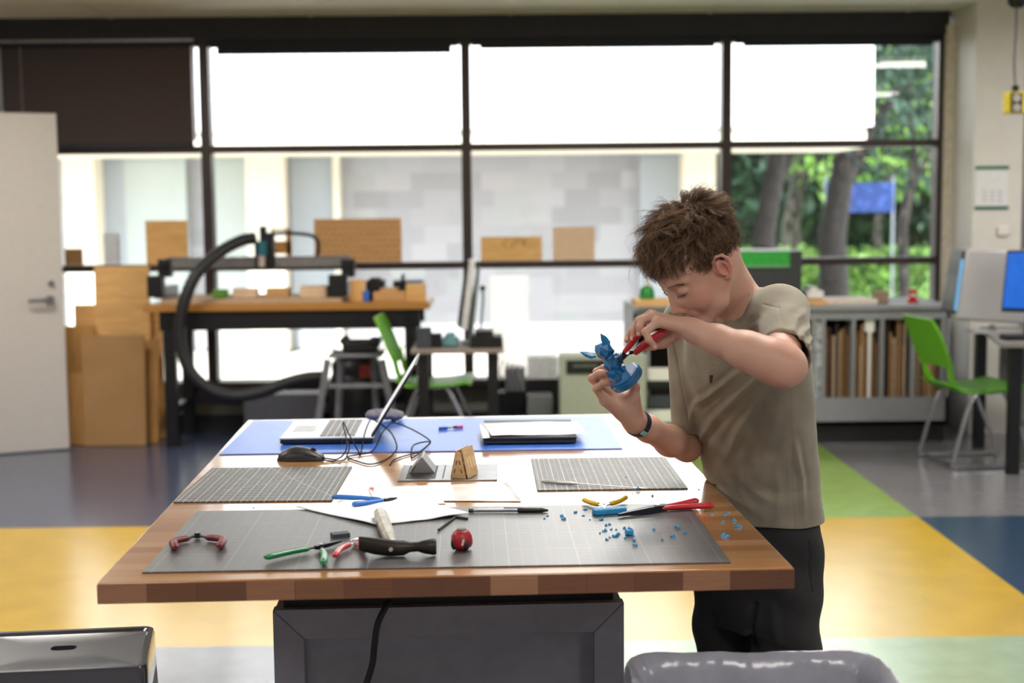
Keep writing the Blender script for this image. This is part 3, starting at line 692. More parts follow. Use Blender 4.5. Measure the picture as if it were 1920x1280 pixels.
# height field over the near side of the cloth
w_ = np.clip((.25-N[:, 1])/.5, 0, 1); P2 = P[:, [0, 2]]; dsp = np.zeros(len(P))
for pl, amp, wd in folds:
    d, t = pdist(P2, xz(pl)); fade = np.sin(np.clip(t, .02, .98)*PI)**.6
    dsp += amp*np.exp(-(d/wd)**1.4)*fade-amp*.5*np.exp(-((d-wd*2)/wd)**2)*fade
seams = [([(1474, 722), (1478, 765), (1487, 828), (1492, 900), (1502, 1003)], .0020), ([(1438, 566), (1431, 600), (1434, 628)], .0016), ([(1277, 600), (1281, 650), (1290, 710), (1300, 765), (1309, 812)], .0035), ([(1418, 565), (1438, 568)], .0018)]
for pl, amp in seams:
    d, t = pdist(P2, xz(pl)); dsp -= amp*np.exp(-(d/.0017)**2)
nzv = np.sin(P[:, 0]*61+2*np.sin(P[:, 2]*23))*np.sin(P[:, 2]*37+P[:, 1]*20)
dsp += .0012*nzv
P = P+N*(dsp*w_)[:, None]; P = relax(P, F, 1, .4)
ts = mat('olive_jersey', '857e6c', .9, n=.06, scale=3.5, bump=.25, bscale=1100, col2='958e7d')
t = ts.node_tree; b = t.nodes['Principled BSDF']; b.inputs['Sheen Weight'].default_value = .25
pn = t.nodes.new('ShaderNodeTexNoise'); pn.inputs['Scale'].default_value = 13; pn.inputs['Detail'].default_value = 2; tcn = t.nodes.new('ShaderNodeTexCoord'); t.links.new(tcn.outputs['Object'], pn.inputs[0])
cr = t.nodes.new('ShaderNodeValToRGB'); cr.color_ramp.elements[0].position = .38; cr.color_ramp.elements[0].color = lin('787164'); cr.color_ramp.elements[1].position = .6; cr.color_ramp.elements[1].color = lin('938c78'); t.links.new(pn.outputs[0], cr.inputs[0])
mm = [n for n in t.nodes if n.type == 'MIX'][0]; m3 = t.nodes.new('ShaderNodeMix'); m3.data_type = 'RGBA'; m3.inputs[0].default_value = .62
t.links.new(mm.outputs[2], m3.inputs[6]); t.links.new(cr.outputs[0], m3.inputs[7]); t.links.new(m3.outputs[2], b.inputs['Base Color'])
shirt = npobj('t_shirt', P, F, ts, boy)
# ---------------------------------------------------------------- trousers and shoes
K_ = SDF()
def Lz(z, px, hp, Y, b=.9):
    d = Y/FPX; x = (px-930)*d; return (z, x, Y, hp*d, hp*d*b)
K_.loft(lev([(1170, 1430, 92, 3.19), (1120, 1431, 99, 3.19),  (1050, 1434, 101, 3.185), (966, 1434, 98, 3.182), (930, 1430, 92, 3.172), (900, 1428, 88, 3.165)], .0, .74), PHI, k=.03)
K_.loft([Lz(.80, 1476, 54, 3.13), Lz(.62, 1480, 66, 3.13), Lz(.48, 1483, 71, 3.13), Lz(.30, 1482, 52, 3.13), Lz(.08, 1480, 44, 3.14)], 0, k=.02)
K_.loft([Lz(.80, 1390, 50, 3.26), Lz(.62, 1372, 62, 3.26), Lz(.48, 1368, 62, 3.26), Lz(.30, 1368, 50, 3.26), Lz(.08, 1368, 44, 3.27)], 0, k=.02)
K_.box(tc_, (TW/2+.003, TL/2, .253-.0), Rt, mode='s', k=.006)
# under the tabletop the cloth swings free: only the slab itself is in the way
K_.ops[-1] = K_.ops[-1][:4]+((lambda p, c=np.array(TM @ Vector((TW/2, TL/2, TZ-.019))), h=np.array((TW/2+.004, TL/2, .024)): (lambda q: np.linalg.norm(np.maximum(q, 0), axis=1)+np.minimum(q.max(1), 0))(np.abs((p-c)@Rt)-h)),)
P, F = K_.mesh(.004); P = relax(P, F, 2, .5); N = vnormals(P, F)
dsp = .004*np.sin(P[:, 0]*42+4*np.sin(P[:, 2]*9)+P[:, 1]*15)*np.exp(-((P[:, 2]-.55)/.25)**2)+.003*np.sin(P[:, 2]*52+P[:, 0]*28)
for pl, amp, wd in (([(1505, 1005), (1512, 1060), (1517, 1100)], -.0035, .002), ([(1500, 1100), (1517, 1098)], -.003, .002), ([(1410, 1130), (1404, 1180), (1412, 1216)], -.010, .006), ([(1400, 1190), (1370, 1215)], .006, .008), ([(1440, 1130), (1450, 1190)], .005, .012), ([(1325, 1140), (1340, 1200)], .005, .010)):
    d, t_ = pdist(P[:, [0, 2]], xz(pl, 3.1)); dsp += amp*np.exp(-(d/wd)**2)*(N[:, 1] < 0)
P = P+N*dsp[:, None]
npobj('trousers', P, F, mat('black_trouser_cloth', '262628', .85, n=.08, scale=20, bump=.3, bscale=900), boy)
for c in (LA, RA):
    S_ = SDF(); S_.cap(c+V3(0, 0, -.04), c+V3(-.13, -.08, -.055), .04, .033, k=.02); S_.box(c+V3(-.055, -.035, -.083), (.1, .038, .006), np.array(Matrix.Rotation(math.radians(32), 3, 'Z')), rd=.004, k=.01)
    P, F = S_.mesh(.006); P[:, 2] = np.maximum(P[:, 2], .001); npobj('shoe', P, F, mat('dark_shoe', '2b2b30', .6), boy)
# ---------------------------------------------------------------- hair: a cap under many thin locks
hairm = mat('brown_hair', '5c4230', .62, n=.28, scale=60, spec=.22, stretch=(1, 1, 1))
b = hairm.node_tree.nodes['Principled BSDF']
HC = V3(-.018, 0, .036); HRD = V3(.094, .072, .079)
def hairline(u):       # u: unit direction in head frame -> is hair rooted here
    x, y, z = u[..., 0], u[..., 1], u[..., 2]
    front = (z > .36-.0*x) | (x < .45)
    ay = np.abs(y)
    low = np.interp(x, [-1, -.5, -.25, 0, .3, .65, .8, .9, 1], [-.72, -.70, -.5, -.37, -.34, .0, .19, .28, .31])
    return z > low
C_ = SDF(); C_.ell(Hd(*(HC+V3(-.001, 0, .001))), HRD+.0055, HR)
P, F = C_.mesh(.0035)
u = (toH(P)-HC)/(HRD+.0055); u /= np.linalg.norm(u, axis=1)[:, None]
keepv = hairline(u); kf = keepv[F].all(1); F = F[kf]
us, inv_ = np.unique(F, return_inverse=True); P = P[us]; F = inv_.reshape(F.shape)
rng = np.random.default_rng(11)
def basis_flow(u):
    """combed direction on the scalp (head frame): forward on top, forward-down at the sides, down at the nape"""
    x, y, z = u.T
    d = np.stack([.85+.2*z, .10*y, -.15*np.ones_like(z)], 1)
    side = np.clip((.55-z)/.5, 0, 1)[:, None]
    d = d*(1-side)+np.stack([.45+0*z, 0*z, -.95+0*z], 1)*side
    back = np.clip((-x-.1)/.4, 0, 1)[:, None]; d = d*(1-back)+np.stack([.0*z-.05, .0*y, -1+0*z], 1)*back
    d = d-(d*u).sum(1)[:, None]*u; return d/(np.linalg.norm(d, axis=1)[:, None]+1e-9)
def strands(nc, ns, seed, lenf, lift, spread, rad, curl):
    rg = np.random.default_rng(seed); U = []
    while sum(map(len, U)) < nc:
        g = rg.normal(size=(nc, 3)); g /= np.linalg.norm(g, axis=1)[:, None]; U.append(g[hairline(g)])
    U = np.concatenate(U)[:nc]; K = 9; out = []
    L = lenf(U, rg)
    fl_ = basis_flow(U); rnd_ = rg.normal(size=(nc, 3))*.35; fl_ = fl_+rnd_-(rnd_*U).sum(1)[:, None]*U; fl_ /= np.linalg.norm(fl_, axis=1)[:, None]
    sd = np.cross(U, fl_); ph = rg.uniform(0, 6.3, nc); fr_ = rg.uniform(2.2, 4.2, nc); am = rg.uniform(.4, 1, nc)*curl
    lf_ = lift(U, rg)
    g_u = np.repeat(np.arange(nc), ns); n = len(g_u); cl = rg.random(nc)[g_u]
    off = rg.normal(size=(n, 3))*spread*(.6+.4*rg.random((n, 1)))
    R0 = HC+HRD*U
    T = np.linspace(0, 1, K); pts = np.zeros((n, K, 3)); Lr = L[g_u]*rg.uniform(.72, 1.08, n)
    for k, t in enumerate(T):
        base = R0[g_u]+U[g_u]*.003
        arc = Lr*t
        out_ = (lf_[g_u]*np.sin(t*2.0)*.9)[:, None]*U[g_u]
        # follow the skull: bend down with distance
        p = base+fl_[g_u]*(arc*(1-.12*t))[:, None]+out_*Lr[:, None]-U[g_u]*(6.2*arc*arc*.55*(1-.5*lf_[g_u]))[:, None]
        p = p+sd[g_u]*(am[g_u]*np.sin(fr_[g_u]*t*1.6+ph[g_u])*t*Lr)[:, None]+U[g_u]*(am[g_u]*.5*np.cos(fr_[g_u]*t*1.6+ph[g_u])*t*Lr)[:, None]
        p = p+off*(1-.55*t)*(.35+.65*min(1, t*3))
        # keep out of the skull
        q_ = (p-HC)/(HRD+.004); l_ = np.linalg.norm(q_, axis=1); m_ = (l_ < 1) ; p[m_] = HC+(HRD+.004)*(q_[m_]/l_[m_, None]) + 0
        pts[:, k] = p
    return pts, rad, cl
def lenA(U, rg):
    top = np.clip((U[:, 2]-.1)/.6, 0, 1); fr_ = np.clip(U[:, 0]+.1, 0, 1); return (.020+.032*top+.016*fr_*top)*rg.uniform(.8, 1.2, len(U))
def liftA(U, rg):
    top = np.clip((U[:, 2]-.1)/.6, 0, 1); return .22+.42*top*rg.uniform(.3, 1.1, len(U))
def flowR(u):
    g = np.random.default_rng(3).normal(size=u.shape); g = g-(g*u).sum(1)[:, None]*u; return g/np.linalg.norm(g, axis=1)[:, None]
keepflow = basis_flow
fillin = None
basis_flow = flowR; fillin = strands(300, 12, 21, lambda U, g: .026*g.uniform(.8, 1.2, len(U)), lambda U, g: .25+0*U[:, 0], .006, .0004, .2); basis_flow = keepflow
sets = [fillin, strands(620, 22, 5, lenA, liftA, .0036, .00042, .26), strands(420, 6, 9, lambda U, g: lenA(U, g)*1.12, lambda U, g: liftA(U, g)*1.25, .005, .00032, .34)]
VP_, FP_ = [P], [np.stack([F[:, 0], F[:, 1], F[:, 2], F[:, 3]], 1)]; base = len(P)
for pts, rad, cl in sets:
    n, K, _ = pts.shape; W_ = HO+(pts@HR.T)*HS
    tg_ = np.gradient(W_, axis=1); tg_ /= np.linalg.norm(tg_, axis=2)[:, :, None]+1e-9
    ref = np.array([.3, .2, .93]); s1 = np.cross(tg_, ref); s1 /= np.linalg.norm(s1, axis=2)[:, :, None]+1e-9; s2 = np.cross(tg_, s1)
    rr_ = rad*np.linspace(1.15, .25, K)[None, :, None]*np.random.default_rng(2).uniform(.7, 1.2, (n, 1, 1))
    ring = np.stack([W_+rr_*(math.cos(a)*s1+math.sin(a)*s2) for a in (0, 2.094, 4.189)], 2)     # n,K,3,3
    idx = base+np.arange(n*K*3).reshape(n, K, 3); VP_.append(ring.reshape(-1, 3)); base += n*K*3
    for a in range(3):
        c_ = (a+1) % 3; FP_.append(np.stack([idx[:, :-1, a], idx[:, :-1, c_], idx[:, 1:, c_], idx[:, 1:, a]], -1).reshape(-1, 4))
hv = np.concatenate(VP_)
hc = np.tile(V3(.13, .072, .040), (len(hv), 1)); rq = np.random.default_rng(4); per = np.repeat(np.concatenate([s[2]*.7+.3*rq.random(len(s[2])) for s in sets]), 27)
tipf = np.tile(np.repeat(np.linspace(0, 1, 9), 3), len(per)//27)
c0_ = len(P); mixv = np.clip(per*.9+tipf*.6-.35, 0, 1)[:, None]; hc[c0_:] = V3(.075, .042, .026)*(1-mixv)+V3(.34, .21, .125)*mixv; hc[:c0_] = V3(.05, .03, .02)
t = hairm.node_tree; an = t.nodes.new('ShaderNodeAttribute'); an.attribute_name = 'tint'; t.links.new(an.outputs['Color'], b.inputs['Base Color'])
hair = npobj('hair', hv, np.concatenate(FP_), hairm, boy, hc)
# brows and lashes as fine hairs
m = MB(); rg = random.Random(2)
for s in (1, -1):
    for k in range(70):
        u_ = rg.random(); y = .013+.038*u_; z = .0175+.002*math.sin(u_*PI)-.10*max(0, y-.036)+rg.uniform(-.0022, .0022); x = .0885-.35*max(0, y-.01)**1.0-.0
        p = Hd(x, y*s, z); q2 = Hd(x-.001, (y+.005)*s, z+.0025); m.tube([p, (p+q2)/2+HR[:, 0]*.0008, q2], [.0003, .0003, .0001], 3)
    for k in range(22):
        u_ = k/21; y = .020+.022*u_; p = Hd(.0862-.32*(y-.022), y*s, -.0068); q2 = Hd(.0862-.32*(y-.022)+.0036, (y+.003*(u_-.2))*s, -.0098); m.tube([p, (p+q2)/2-HR[:, 2]*.0012, q2], [.00028, .00022, .0001], 3)
obj('brows_and_lashes', m, mat('dark_lash', '2a1c15', .6), boy, world=True)
# ---------------------------------------------------------------- wristband
band = mat('navy_silicone_band', '1c2438', .55, n=.04); mint = mat('mint_band_clasp', '86d6cf', .45)
wc = Vector(A(1196, 793, 2.995)); wd = Vector(WR-A(1250, 822, 3.09)).normalized(); s1 = wd.orthogonal().normalized(); s2 = wd.cross(s1)
def bandpart(a0, a1, rx, th, hw, n=40):
    mb = MB(); rings = []
    for i in range(n+1):
        a = a0+(a1-a0)*i/n; c = math.cos(a)*s1+math.sin(a)*s2
        rings.append([wc+c*(rx+u)+wd*v for u, v in ((0, -hw), (th, -hw*.9), (th, hw*.9), (0, hw))])
    return mb.loft(rings, caps=abs(a1-a0) < 6.2)
obj('wristband', bandpart(0, 2*PI, .0265, .0035, .0085), band, boy, world=True)
cdir = (Vector(A(1197, 806, 2.96))-wc); a_c = math.atan2(cdir.dot(s2), cdir.dot(s1))
obj('band_clasp', bandpart(a_c-.18, a_c+.18, .0292, .0018, .0088, 8), mint, boy, world=True)
# ---------------------------------------------------------------- necklace with a brown pendant
chm = mat('fine_silver_chain', 'b9a58a', .25, metal=1)
npts = [A(1410, 532, 2.985), A(1411, 545, 2.952), A(1405, 562, 2.925), A(1394, 582, 2.905), A(1380, 598, 2.895), A(1364, 612, 2.895), A(1348, 640, 2.91), A(1338, 670, 2.905), A(1336, 690, 2.90)]
mb = MB()
for i, p in enumerate(catmull(npts, 9)): mb.ball(p, .0011, 6)
for i, p in enumerate(catmull([A(1331, 652, 2.935), A(1333, 672, 2.915), A(1335, 690, 2.90)], 8)): mb.ball(p, .0011, 6)
mb.ball(A(1340, 683, 2.90), .0022, 8)
nk = obj('necklace', mb, chm, boy, world=True)
mb = MB(); mb.tube([A(1334.5, 697, 2.895), A(1333.8, 703, 2.895)], [.0038, .0042], 6); obj('pendant_cap', mb, chm, nk, world=True)
mb = MB(); mb.tube([A(1334, 702, 2.895), A(1333, 713, 2.895), A(1332.5, 718.5, 2.895)], [.0042, .0042, .0018], 6); obj('pendant_stone', mb, mat('brown_stone', '5a2c1c', .3), nk, world=True)
# ================================================================ things on the bench
def onT(px, py, z=TZ): return at(px, py, Z=z)
def tbase(px, py, ang=0, z=TZ):
    """matrix on the bench top at a pixel, x axis turned by ang (degrees) from the bench's long edge"""
    p = onT(px, py, z); return Matrix.Translation(p) @ Matrix.Rotation(TH+math.radians(ang), 4, 'Z')
def axis2(pa, pb, z=TZ):
    a, b = onT(*pa, z), onT(*pb, z); return a, b, (b-a).length, math.atan2(b.y-a.y, b.x-a.x)
def gridmat(name, base, line, step, lw, rough, coat, dens=1.0, major=5, spec=.5, crough=.3):
    m = mat(name, base, rough, n=.08, scale=14, spec=spec, coat=coat, crough=crough, bump=.06, bscale=250)
    t = m.node_tree; L = t.links.new; b = t.nodes['Principled BSDF']; tc = t.nodes.new('ShaderNodeTexCoord'); sp = t.nodes.new('ShaderNodeSeparateXYZ'); L(tc.outputs['Object'], sp.inputs[0])
    def M_(op, a, b2=None, c=None):
        n = t.nodes.new('ShaderNodeMath'); n.operation = op
        for i, v in enumerate((a, b2, c)):
            if v is None: continue
            if isinstance(v, (int, float)): n.inputs[i].default_value = v
            else: L(v, n.inputs[i])
        return n.outputs[0]
    tot = None
    for ax in (0, 1):
        for st, ww, al in ((step, lw, .55*dens), (step*major, lw*1.7, .95*dens)):
            f = M_('PINGPONG', sp.outputs[ax], st/2); l = M_('MULTIPLY', M_('LESS_THAN', f, ww/2), al); tot = l if tot is None else M_('MAXIMUM', tot, l)
    nz = t.nodes.new('ShaderNodeTexNoise'); nz.inputs['Scale'].default_value = 35; L(tc.outputs['Object'], nz.inputs[0]); wear = M_('MULTIPLY', tot, M_('ADD', nz.outputs[0], .35))
    old = b.inputs['Base Color'].links[0].from_socket; mx = t.nodes.new('ShaderNodeMix'); mx.data_type = 'RGBA'; L(wear, mx.inputs[0]); L(old, mx.inputs[6]); mx.inputs[7].default_value = lin(line); L(mx.outputs[2], b.inputs['Base Color'])
    return m
def matquad(name, label, corners, th, m, group, rim=None):
    """a cutting mat whose four corners (near left, near right, far right, far left) lie where the photo shows them"""
    c = [onT(*q) for q in corners]; o = (c[0]+c[1]+c[2]+c[3])/4; a = math.atan2((c[1]-c[0]).y, (c[1]-c[0]).x)
    M0 = Matrix.Translation(o) @ Matrix.Rotation(a, 4, 'Z'); inv = M0.inverted(); q = [inv @ p for p in c]
    w2 = (q[1].x-q[0].x+q[2].x-q[3].x)/4; h2 = (q[2].y-q[0].y+q[3].y-q[1].y)/4
    mb = MB().bx(-w2, w2, -h2, h2, 0, th); ob = obj(name, mb, m, bevel=.001); ob.matrix_basis = M0; tag(ob, label, 'cutting mat', group)
    return ob, M0, w2, h2
blackmat = gridmat('black_cutting_mat', '434348', 'a4a4ac', .0254, .0011, .42, 1, .42, crough=.42)
greymat = gridmat('grey_cutting_mat', '4a4a4a', 'd8d8d8', .0127, .0009, .5, .1, .85, major=2)
bluemat = mat('blue_cutting_mat', '3a6cc8', .40, n=.05, scale=6, coat=.45, crough=.3)
MATH = .003
MF = matquad('cutting_mat', 'large black cutting mat along the front edge of the bench', [(272, 1075), (1373, 1056), (1292, 951), (368, 955)], MATH, blackmat, 'cutting mats on the bench')
ML = matquad('cutting_mat', 'small grey gridded cutting mat at the left of the bench, in front of the mouse', [(331, 943), (633, 940), (651, 876), (392, 879)], MATH, greymat, 'cutting mats on the bench')
MR = matquad('cutting_mat', 'small grey gridded cutting mat at the right with a silver knife on it', [(1015, 921), (1296, 917), (1241, 858), (989, 862)], MATH, greymat, 'cutting mats on the bench')
MBL = matquad('cutting_mat', 'blue mat at the far end of the bench under both laptops', [(428, 853), (1169, 842), (1128, 783), (462, 788)], MATH, bluemat, 'cutting mats on the bench')
wprint = mat('white_mat_print', 'd5d5d5', .5)
for (ob, M0, w2, h2), sgn in ((ML, 1), (MR, 1)):      # scales, figures and guide marks printed on the mats
    mb = MB(); z0, z1 = MATH, MATH+.0003
    for k in range(int(2*w2/.0127)): x = -w2+.008+k*.0127; mb.bx(x, x+.0007, -h2+.003, -h2+.007, z0, z1)
    mb.bx(-w2+.008, w2-.008, -h2+.0078, -h2+.0084, z0, z1); mb.bx(-w2+.008, w2-.008, h2-.0084, h2-.0078, z0, z1)
    mb.bx(-w2+.008, -w2+.0086, -h2+.008, h2-.008, z0, z1); mb.bx(w2-.0086, w2-.008, -h2+.008, h2-.008, z0, z1)
    mb.box((0, 0, (z0+z1)/2), (h2*1.2, .0008, .0003), (0, 0, .785)); mb.box((w2*.45, 0, (z0+z1)/2), (h2*1.9, .0008, .0003), (0, 0, -1.047))
    rg = random.Random(5)
    for k in range(46):
        x = rg.uniform(-w2*.3, w2*.55); y = rg.uniform(-h2*.7, h2*.6); mb.bx(x, x+.003, y, y+.0012, z0, z1)
    for k in range(9): x = -w2+.02+k*.016 if ob is ML[0] else w2-.17+k*.016; y = h2-.022 if ob is ML[0] else -h2+.014; mb.bx(x, x+.008, y, y+.0012, z0, z1); mb.bx(x, x+.006, y+.003, y+.0042, z0, z1); mb.bx(x, x+.008, y+.006, y+.0072, z0, z1)
    obj('printed_scale', mb, wprint, ob, smooth=0)
# ---- open laptop (side on, hinge at the right)
sil = mat('silver_laptop_case', 'c9cacd', .33, metal=.55, n=.02); blk = mat('black_plastic', '1d1d20', .45, n=.04); keyc = mat('grey_keycaps', '85868a', .6); scr = mat('laptop_screen_reflection_glow', 'd9dce2', .12, spec=.8, emit=.8)  # the screen's bright reflection is put in as pale colour and emission
ZB = TZ+MATH
p0 = onT(525, 834.5, ZB); p1 = onT(700, 832, ZB); ang = math.atan2((p1-p0).y, (p1-p0).x)
lap = thingm('laptop', 'open silver laptop seen side on at the far left of the bench', 'laptop', Matrix.Translation(p0) @ Matrix.Rotation(ang, 4, 'Z'))
LD, LW = (p1-p0).length, .30
m = MB(); m.bx(0, LD, 0, LW, .003, .015); obj('lower_case', m, blk, lap, bevel=.003)
m = MB(); m.bx(-.001, LD+.001, -.001, LW+.001, .015, .0195); dk = obj('palm_rest', m, sil, lap, bevel=.0015)
m = MB(); m.bx(.02, .08, .11, .21, .0194, .0200); obj('touchpad', m, mat('touchpad', 'a9abb0', .4), dk)
m = MB()
for r in range(5):
    for c in range(14): m.bx(.105+r*.0195, .105+r*.0195+.0165, .022+c*.0207, .022+c*.0207+.0178, .0195, .0212)
obj('keyboard', m, keyc, dk, bevel=.0006, seg=1)
m = MB()
for a, b in ((.10, .112), (.135, .146), (.155, .166), (.185, .199)): m.bx(a, b, -.0006, .004, .0065, .0115)
obj('ports', m, mat('port_dark', '08080a', .4), lap)
th = math.atan2(*(lambda a, b: (b.z-a.z, (b-a).length))(Vector((0, 0, 0)), Vector((0, 0, 0)))) if 0 else math.radians(64)
hg = Vector((LD-.004, 0, .019)); tipw = at(779, 684, Y=(wm(lap) @ hg).y)
tl = wm(lap).inverted() @ tipw; LL = math.hypot(tl.x-hg.x, tl.z-hg.z); th = math.atan2(tl.z-hg.z, tl.x-hg.x)
Rl = Matrix.Rotation(-th, 3, 'Y')
m = MB(); m.box(hg+Rl @ Vector((LL/2, 0, 0))+Vector((0, LW/2, 0)), (LL, LW, .006), Rl); lid = obj('lid', m, blk, lap, bevel=.002)
m = MB(); m.box(hg+Rl @ Vector((LL/2, 0, .0035))+Vector((0, LW/2, 0)), (LL-.004, LW-.003, .0016), Rl); obj('screen_bezel', m, sil, lid, bevel=.0006)
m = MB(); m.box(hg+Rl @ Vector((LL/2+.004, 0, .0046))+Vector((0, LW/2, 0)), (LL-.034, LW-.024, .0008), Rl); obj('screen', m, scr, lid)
for y in (.04, LW-.08): m = MB(); m.cyl((LD-.003, y, .019), (LD-.003, y+.04, .019), .0055, n=12); obj('hinge', m, blk, lap)
# ---- closed laptop with a crumpled sheet on top
q0, q1 = onT(906, 835, ZB), onT(1081, 833, ZB); ang = math.atan2((q1-q0).y, (q1-q0).x); CW = (q1-q0).length; CD = .30
l2 = thingm('laptop', 'closed black laptop under a crumpled white sheet', 'laptop', Matrix.Translation(q0) @ Matrix.Rotation(ang, 4, 'Z'))
dkp = mat('dark_laptop_case', '2c2b2d', .5, n=.03)
m = MB(); m.prism([(.0, .0), (CW, 0), (CW, CD), (0, CD)], .004, .0135); obj('lower_case', m, dkp, l2, bevel=.003)
m = MB(); m.bx(-.001, CW+.001, -.001, CD, .0148, .0225); obj('lid', m, dkp, l2, bevel=.0028)
m = MB(); m.bx(.005, CW-.005, .004, CD-.01, .0135, .0149); obj('gap_seal', m, mat('port_dark', '08080a', .4), l2)
m = MB()
for a, b, z0, z1 in ((.070, .082, .009, .0108), (.088, .091, .0085, .0105), (.098, .109, .0075, .0115), (.113, .124, .0075, .0115), (.128, .140, .0088, .011), (.144, .157, .006, .012), (.163, .168, .007, .011)): m.bx(a, b, -.0006, .004, z0, z1)
obj('ports', m, mat('port_dark', '08080a', .4), l2)
def sheet(name, label, corners, z, m, amp=.002, n=18, seed=1, curl=0, zc=(0, 0, 0, 0), cat='paper', group=None, th=.0004):
    c = [onT(*q, z) for q in corners]; rg = np.random.default_rng(seed); ph = rg.uniform(0, 6, 6); mb = MB(); vs = []
    for j in range(n+1):
        for i in range(n+1):
            u, v = i/n, j/n; p = c[0]*(1-u)*(1-v)+c[1]*u*(1-v)+c[2]*u*v+c[3]*(1-u)*v
            lift = zc[0]*(1-u)*(1-v)+zc[1]*u*(1-v)+zc[2]*u*v+zc[3]*(1-u)*v
            p = p.copy(); p.z = z+.0008+lift+amp*(1+.5*math.sin(7*u+ph[0]+3*v)+.5*math.sin(9*v+ph[1]-4*u)+.3*math.sin(17*u+ph[2]+11*v))*.6; vs.append(p)
    o = c[0].copy(); o.z = z; mb.add([p-o for p in vs], [(j*(n+1)+i, j*(n+1)+i+1, (j+1)*(n+1)+i+1, (j+1)*(n+1)+i) for j in range(n) for i in range(n)])
    ob = obj(name, mb, m, solid=th, smooth=60); ob.location = o; return tag(ob, label, cat, group)
paper = mat('white_paper', 'efeff1', .75, n=.02, scale=40); paper2 = mat('white_paper_grey', 'e6e7ec', .7, n=.02, scale=20)
sh1 = sheet('paper_sheet', 'crumpled white sheet lying on the closed laptop', [(921, 818), (1100, 814), (1084, 792), (902, 794)], ZB+.0235, paper, .0022, seed=3)
sheet('paper_sheet', 'white sheet corner slipping off the left side of the closed laptop', [(905, 822), (918, 821), (912, 796), (899, 796)], ZB+.0235, paper, .0004, seed=8)
# ---- grey pouch behind the open laptop
pc = onT(722, 789, ZB); S_ = SDF(); c0 = np.array(pc)
S_.ell(c0+V3(-.024, 0, .019), V3(.036, .035, .017), k=.02); S_.ell(c0+V3(.028, .01, .016), V3(.03, .03, .016), k=.012); S_.cap(c0+V3(-.03, -.01, .026), c0+V3(.02, .0, .030), .010, .008, k=.01)
P, F = S_.mesh(.004); P[:, 2] += .0012*np.sin(P[:, 0]*300+P[:, 1]*90); P[:, 2] = np.maximum(P[:, 2], ZB+.0005)
tag(npobj('fabric_pouch', P, F, mat('grey_felt', '77747f', .9, n=.1, bump=.4)), 'crumpled grey fabric pouch behind the open laptop', 'pouch')
steel2 = mat('polished_steel', 'dcdce0', .3, metal=1)
m = MB(); a = onT(741, 795, ZB); b = onT(763, 782, ZB); m.tube(catmull([a+Vector((0, 0, .003)), (a+b)/2+Vector((0, 0, .006)), b+Vector((0, 0, .003))]), .0012, 6)
m.tube([b+Vector((.006*math.cos(t)-.006, .012*math.sin(t), .0022)) for t in [i*.42 for i in range(15)]], .0009, 6)
tag(obj('wire_ring', m, steel2), 'thin wire with a small ring beside the grey pouch', 'wire')
# ---- mouse with its tangled cable
mp = onT(515, 866); mq = onT(606, 866); ang = math.atan2((mq-mp).y, (mq-mp).x); Lm = (mq-mp).length
mo = thingm('computer_mouse', 'black computer mouse with a long tangled black cable', 'computer mouse', Matrix.Translation(mp) @ Matrix.Rotation(ang, 4, 'Z'))
def spl(xs, ys, x): return float(np.interp(x, xs, ys))
prof = [(0, .001, .012), (.04, .014, .020), (.12, .023, .027), (.25, .031, .031), (.4, .034, .032), (.55, .0325, .031), (.7, .028, .029), (.85, .021, .027), (.96, .013, .024), (1, .004, .018)]
rings = []
for x, h, wd_ in prof:
    r = []
    for k in range(24):
        a = PI*2*k/24; c_, s_ = math.cos(a), math.sin(a); zz = .0012+max(0, h*(abs(s_)**.8)*(1 if s_ > 0 else 0)); r.append((x*Lm*.96+.001, .031+wd_*(abs(c_)**.7)*(1 if c_ > 0 else -1), zz if s_ > 0 else .0012))
    rings.append(r)
m = MB(); m.loft(rings); obj('shell', m, mat('black_mouse_plastic', '232326', .38, n=.03), mo, smooth=50)
m = MB(); m.cyl((.075*Lm/.1, .028, .0245), (.075*Lm/.1, .034, .0245), .0075, n=18); obj('scroll_wheel', m, blk, mo)
m = MB(); m.box((Lm*.74, .0005, .0165), (Lm*.26, .0022, .0035), (0, .18, 0)); obj('side_button', m, blk, mo, bevel=.0008)
def tp(px, py, h=0): return onT(px, py, TZ+h)
cab = [tp(604, 858, .008), tp(618, 860, .004), (tp(634, 860, .006)), tp(648, 846, .020), tp(650, 826, .035), tp(643, 795, .05), tp(645, 793, .052), tp(655, 815, .040), tp(672, 846, .010), tp(676, 852, .003), tp(684, 812, .040), tp(693, 789, .055), tp(699, 786, .056), tp(716, 796, .048), tp(734, 812, .030), tp(744, 836, .012), tp(738, 850, .003), tp(718, 864, .003), tp(694, 870, .003), tp(672, 865, .003), tp(652, 856, .003), tp(690, 849, .004), tp(704, 838, .012), tp(716, 812, .035), tp(733, 794, .045), tp(746, 794, .043), tp(775, 806, .035), tp(803, 823, .022), tp(806, 831, .015), tp(792, 843, .006), tp(775, 858, .003), tp(771, 853, .006), tp(776, 834, .014), tp(806, 828, .016), tp(788, 846, .004), tp(756, 855, .003), tp(738, 862, .003), tp(731, 872, .002)]
inv = wm(mo).inverted(); m = MB(); m.tube(catmull([inv @ Vector(p) for p in cab], 5), .0019, 8); cbl = mat('black_cable', '08080a', .7, spec=.25); obj('cable', m, cbl, mo)
cab2 = [tp(604, 862, .006), tp(625, 864, .003), tp(645, 862, .003), tp(652, 850, .012), tp(655, 836, .02), tp(648, 824, .028), tp(640, 832, .02)]
m = MB(); m.tube(catmull([inv @ Vector(p) for p in cab2], 5), .0019, 8); obj('cable', m, cbl, mo)
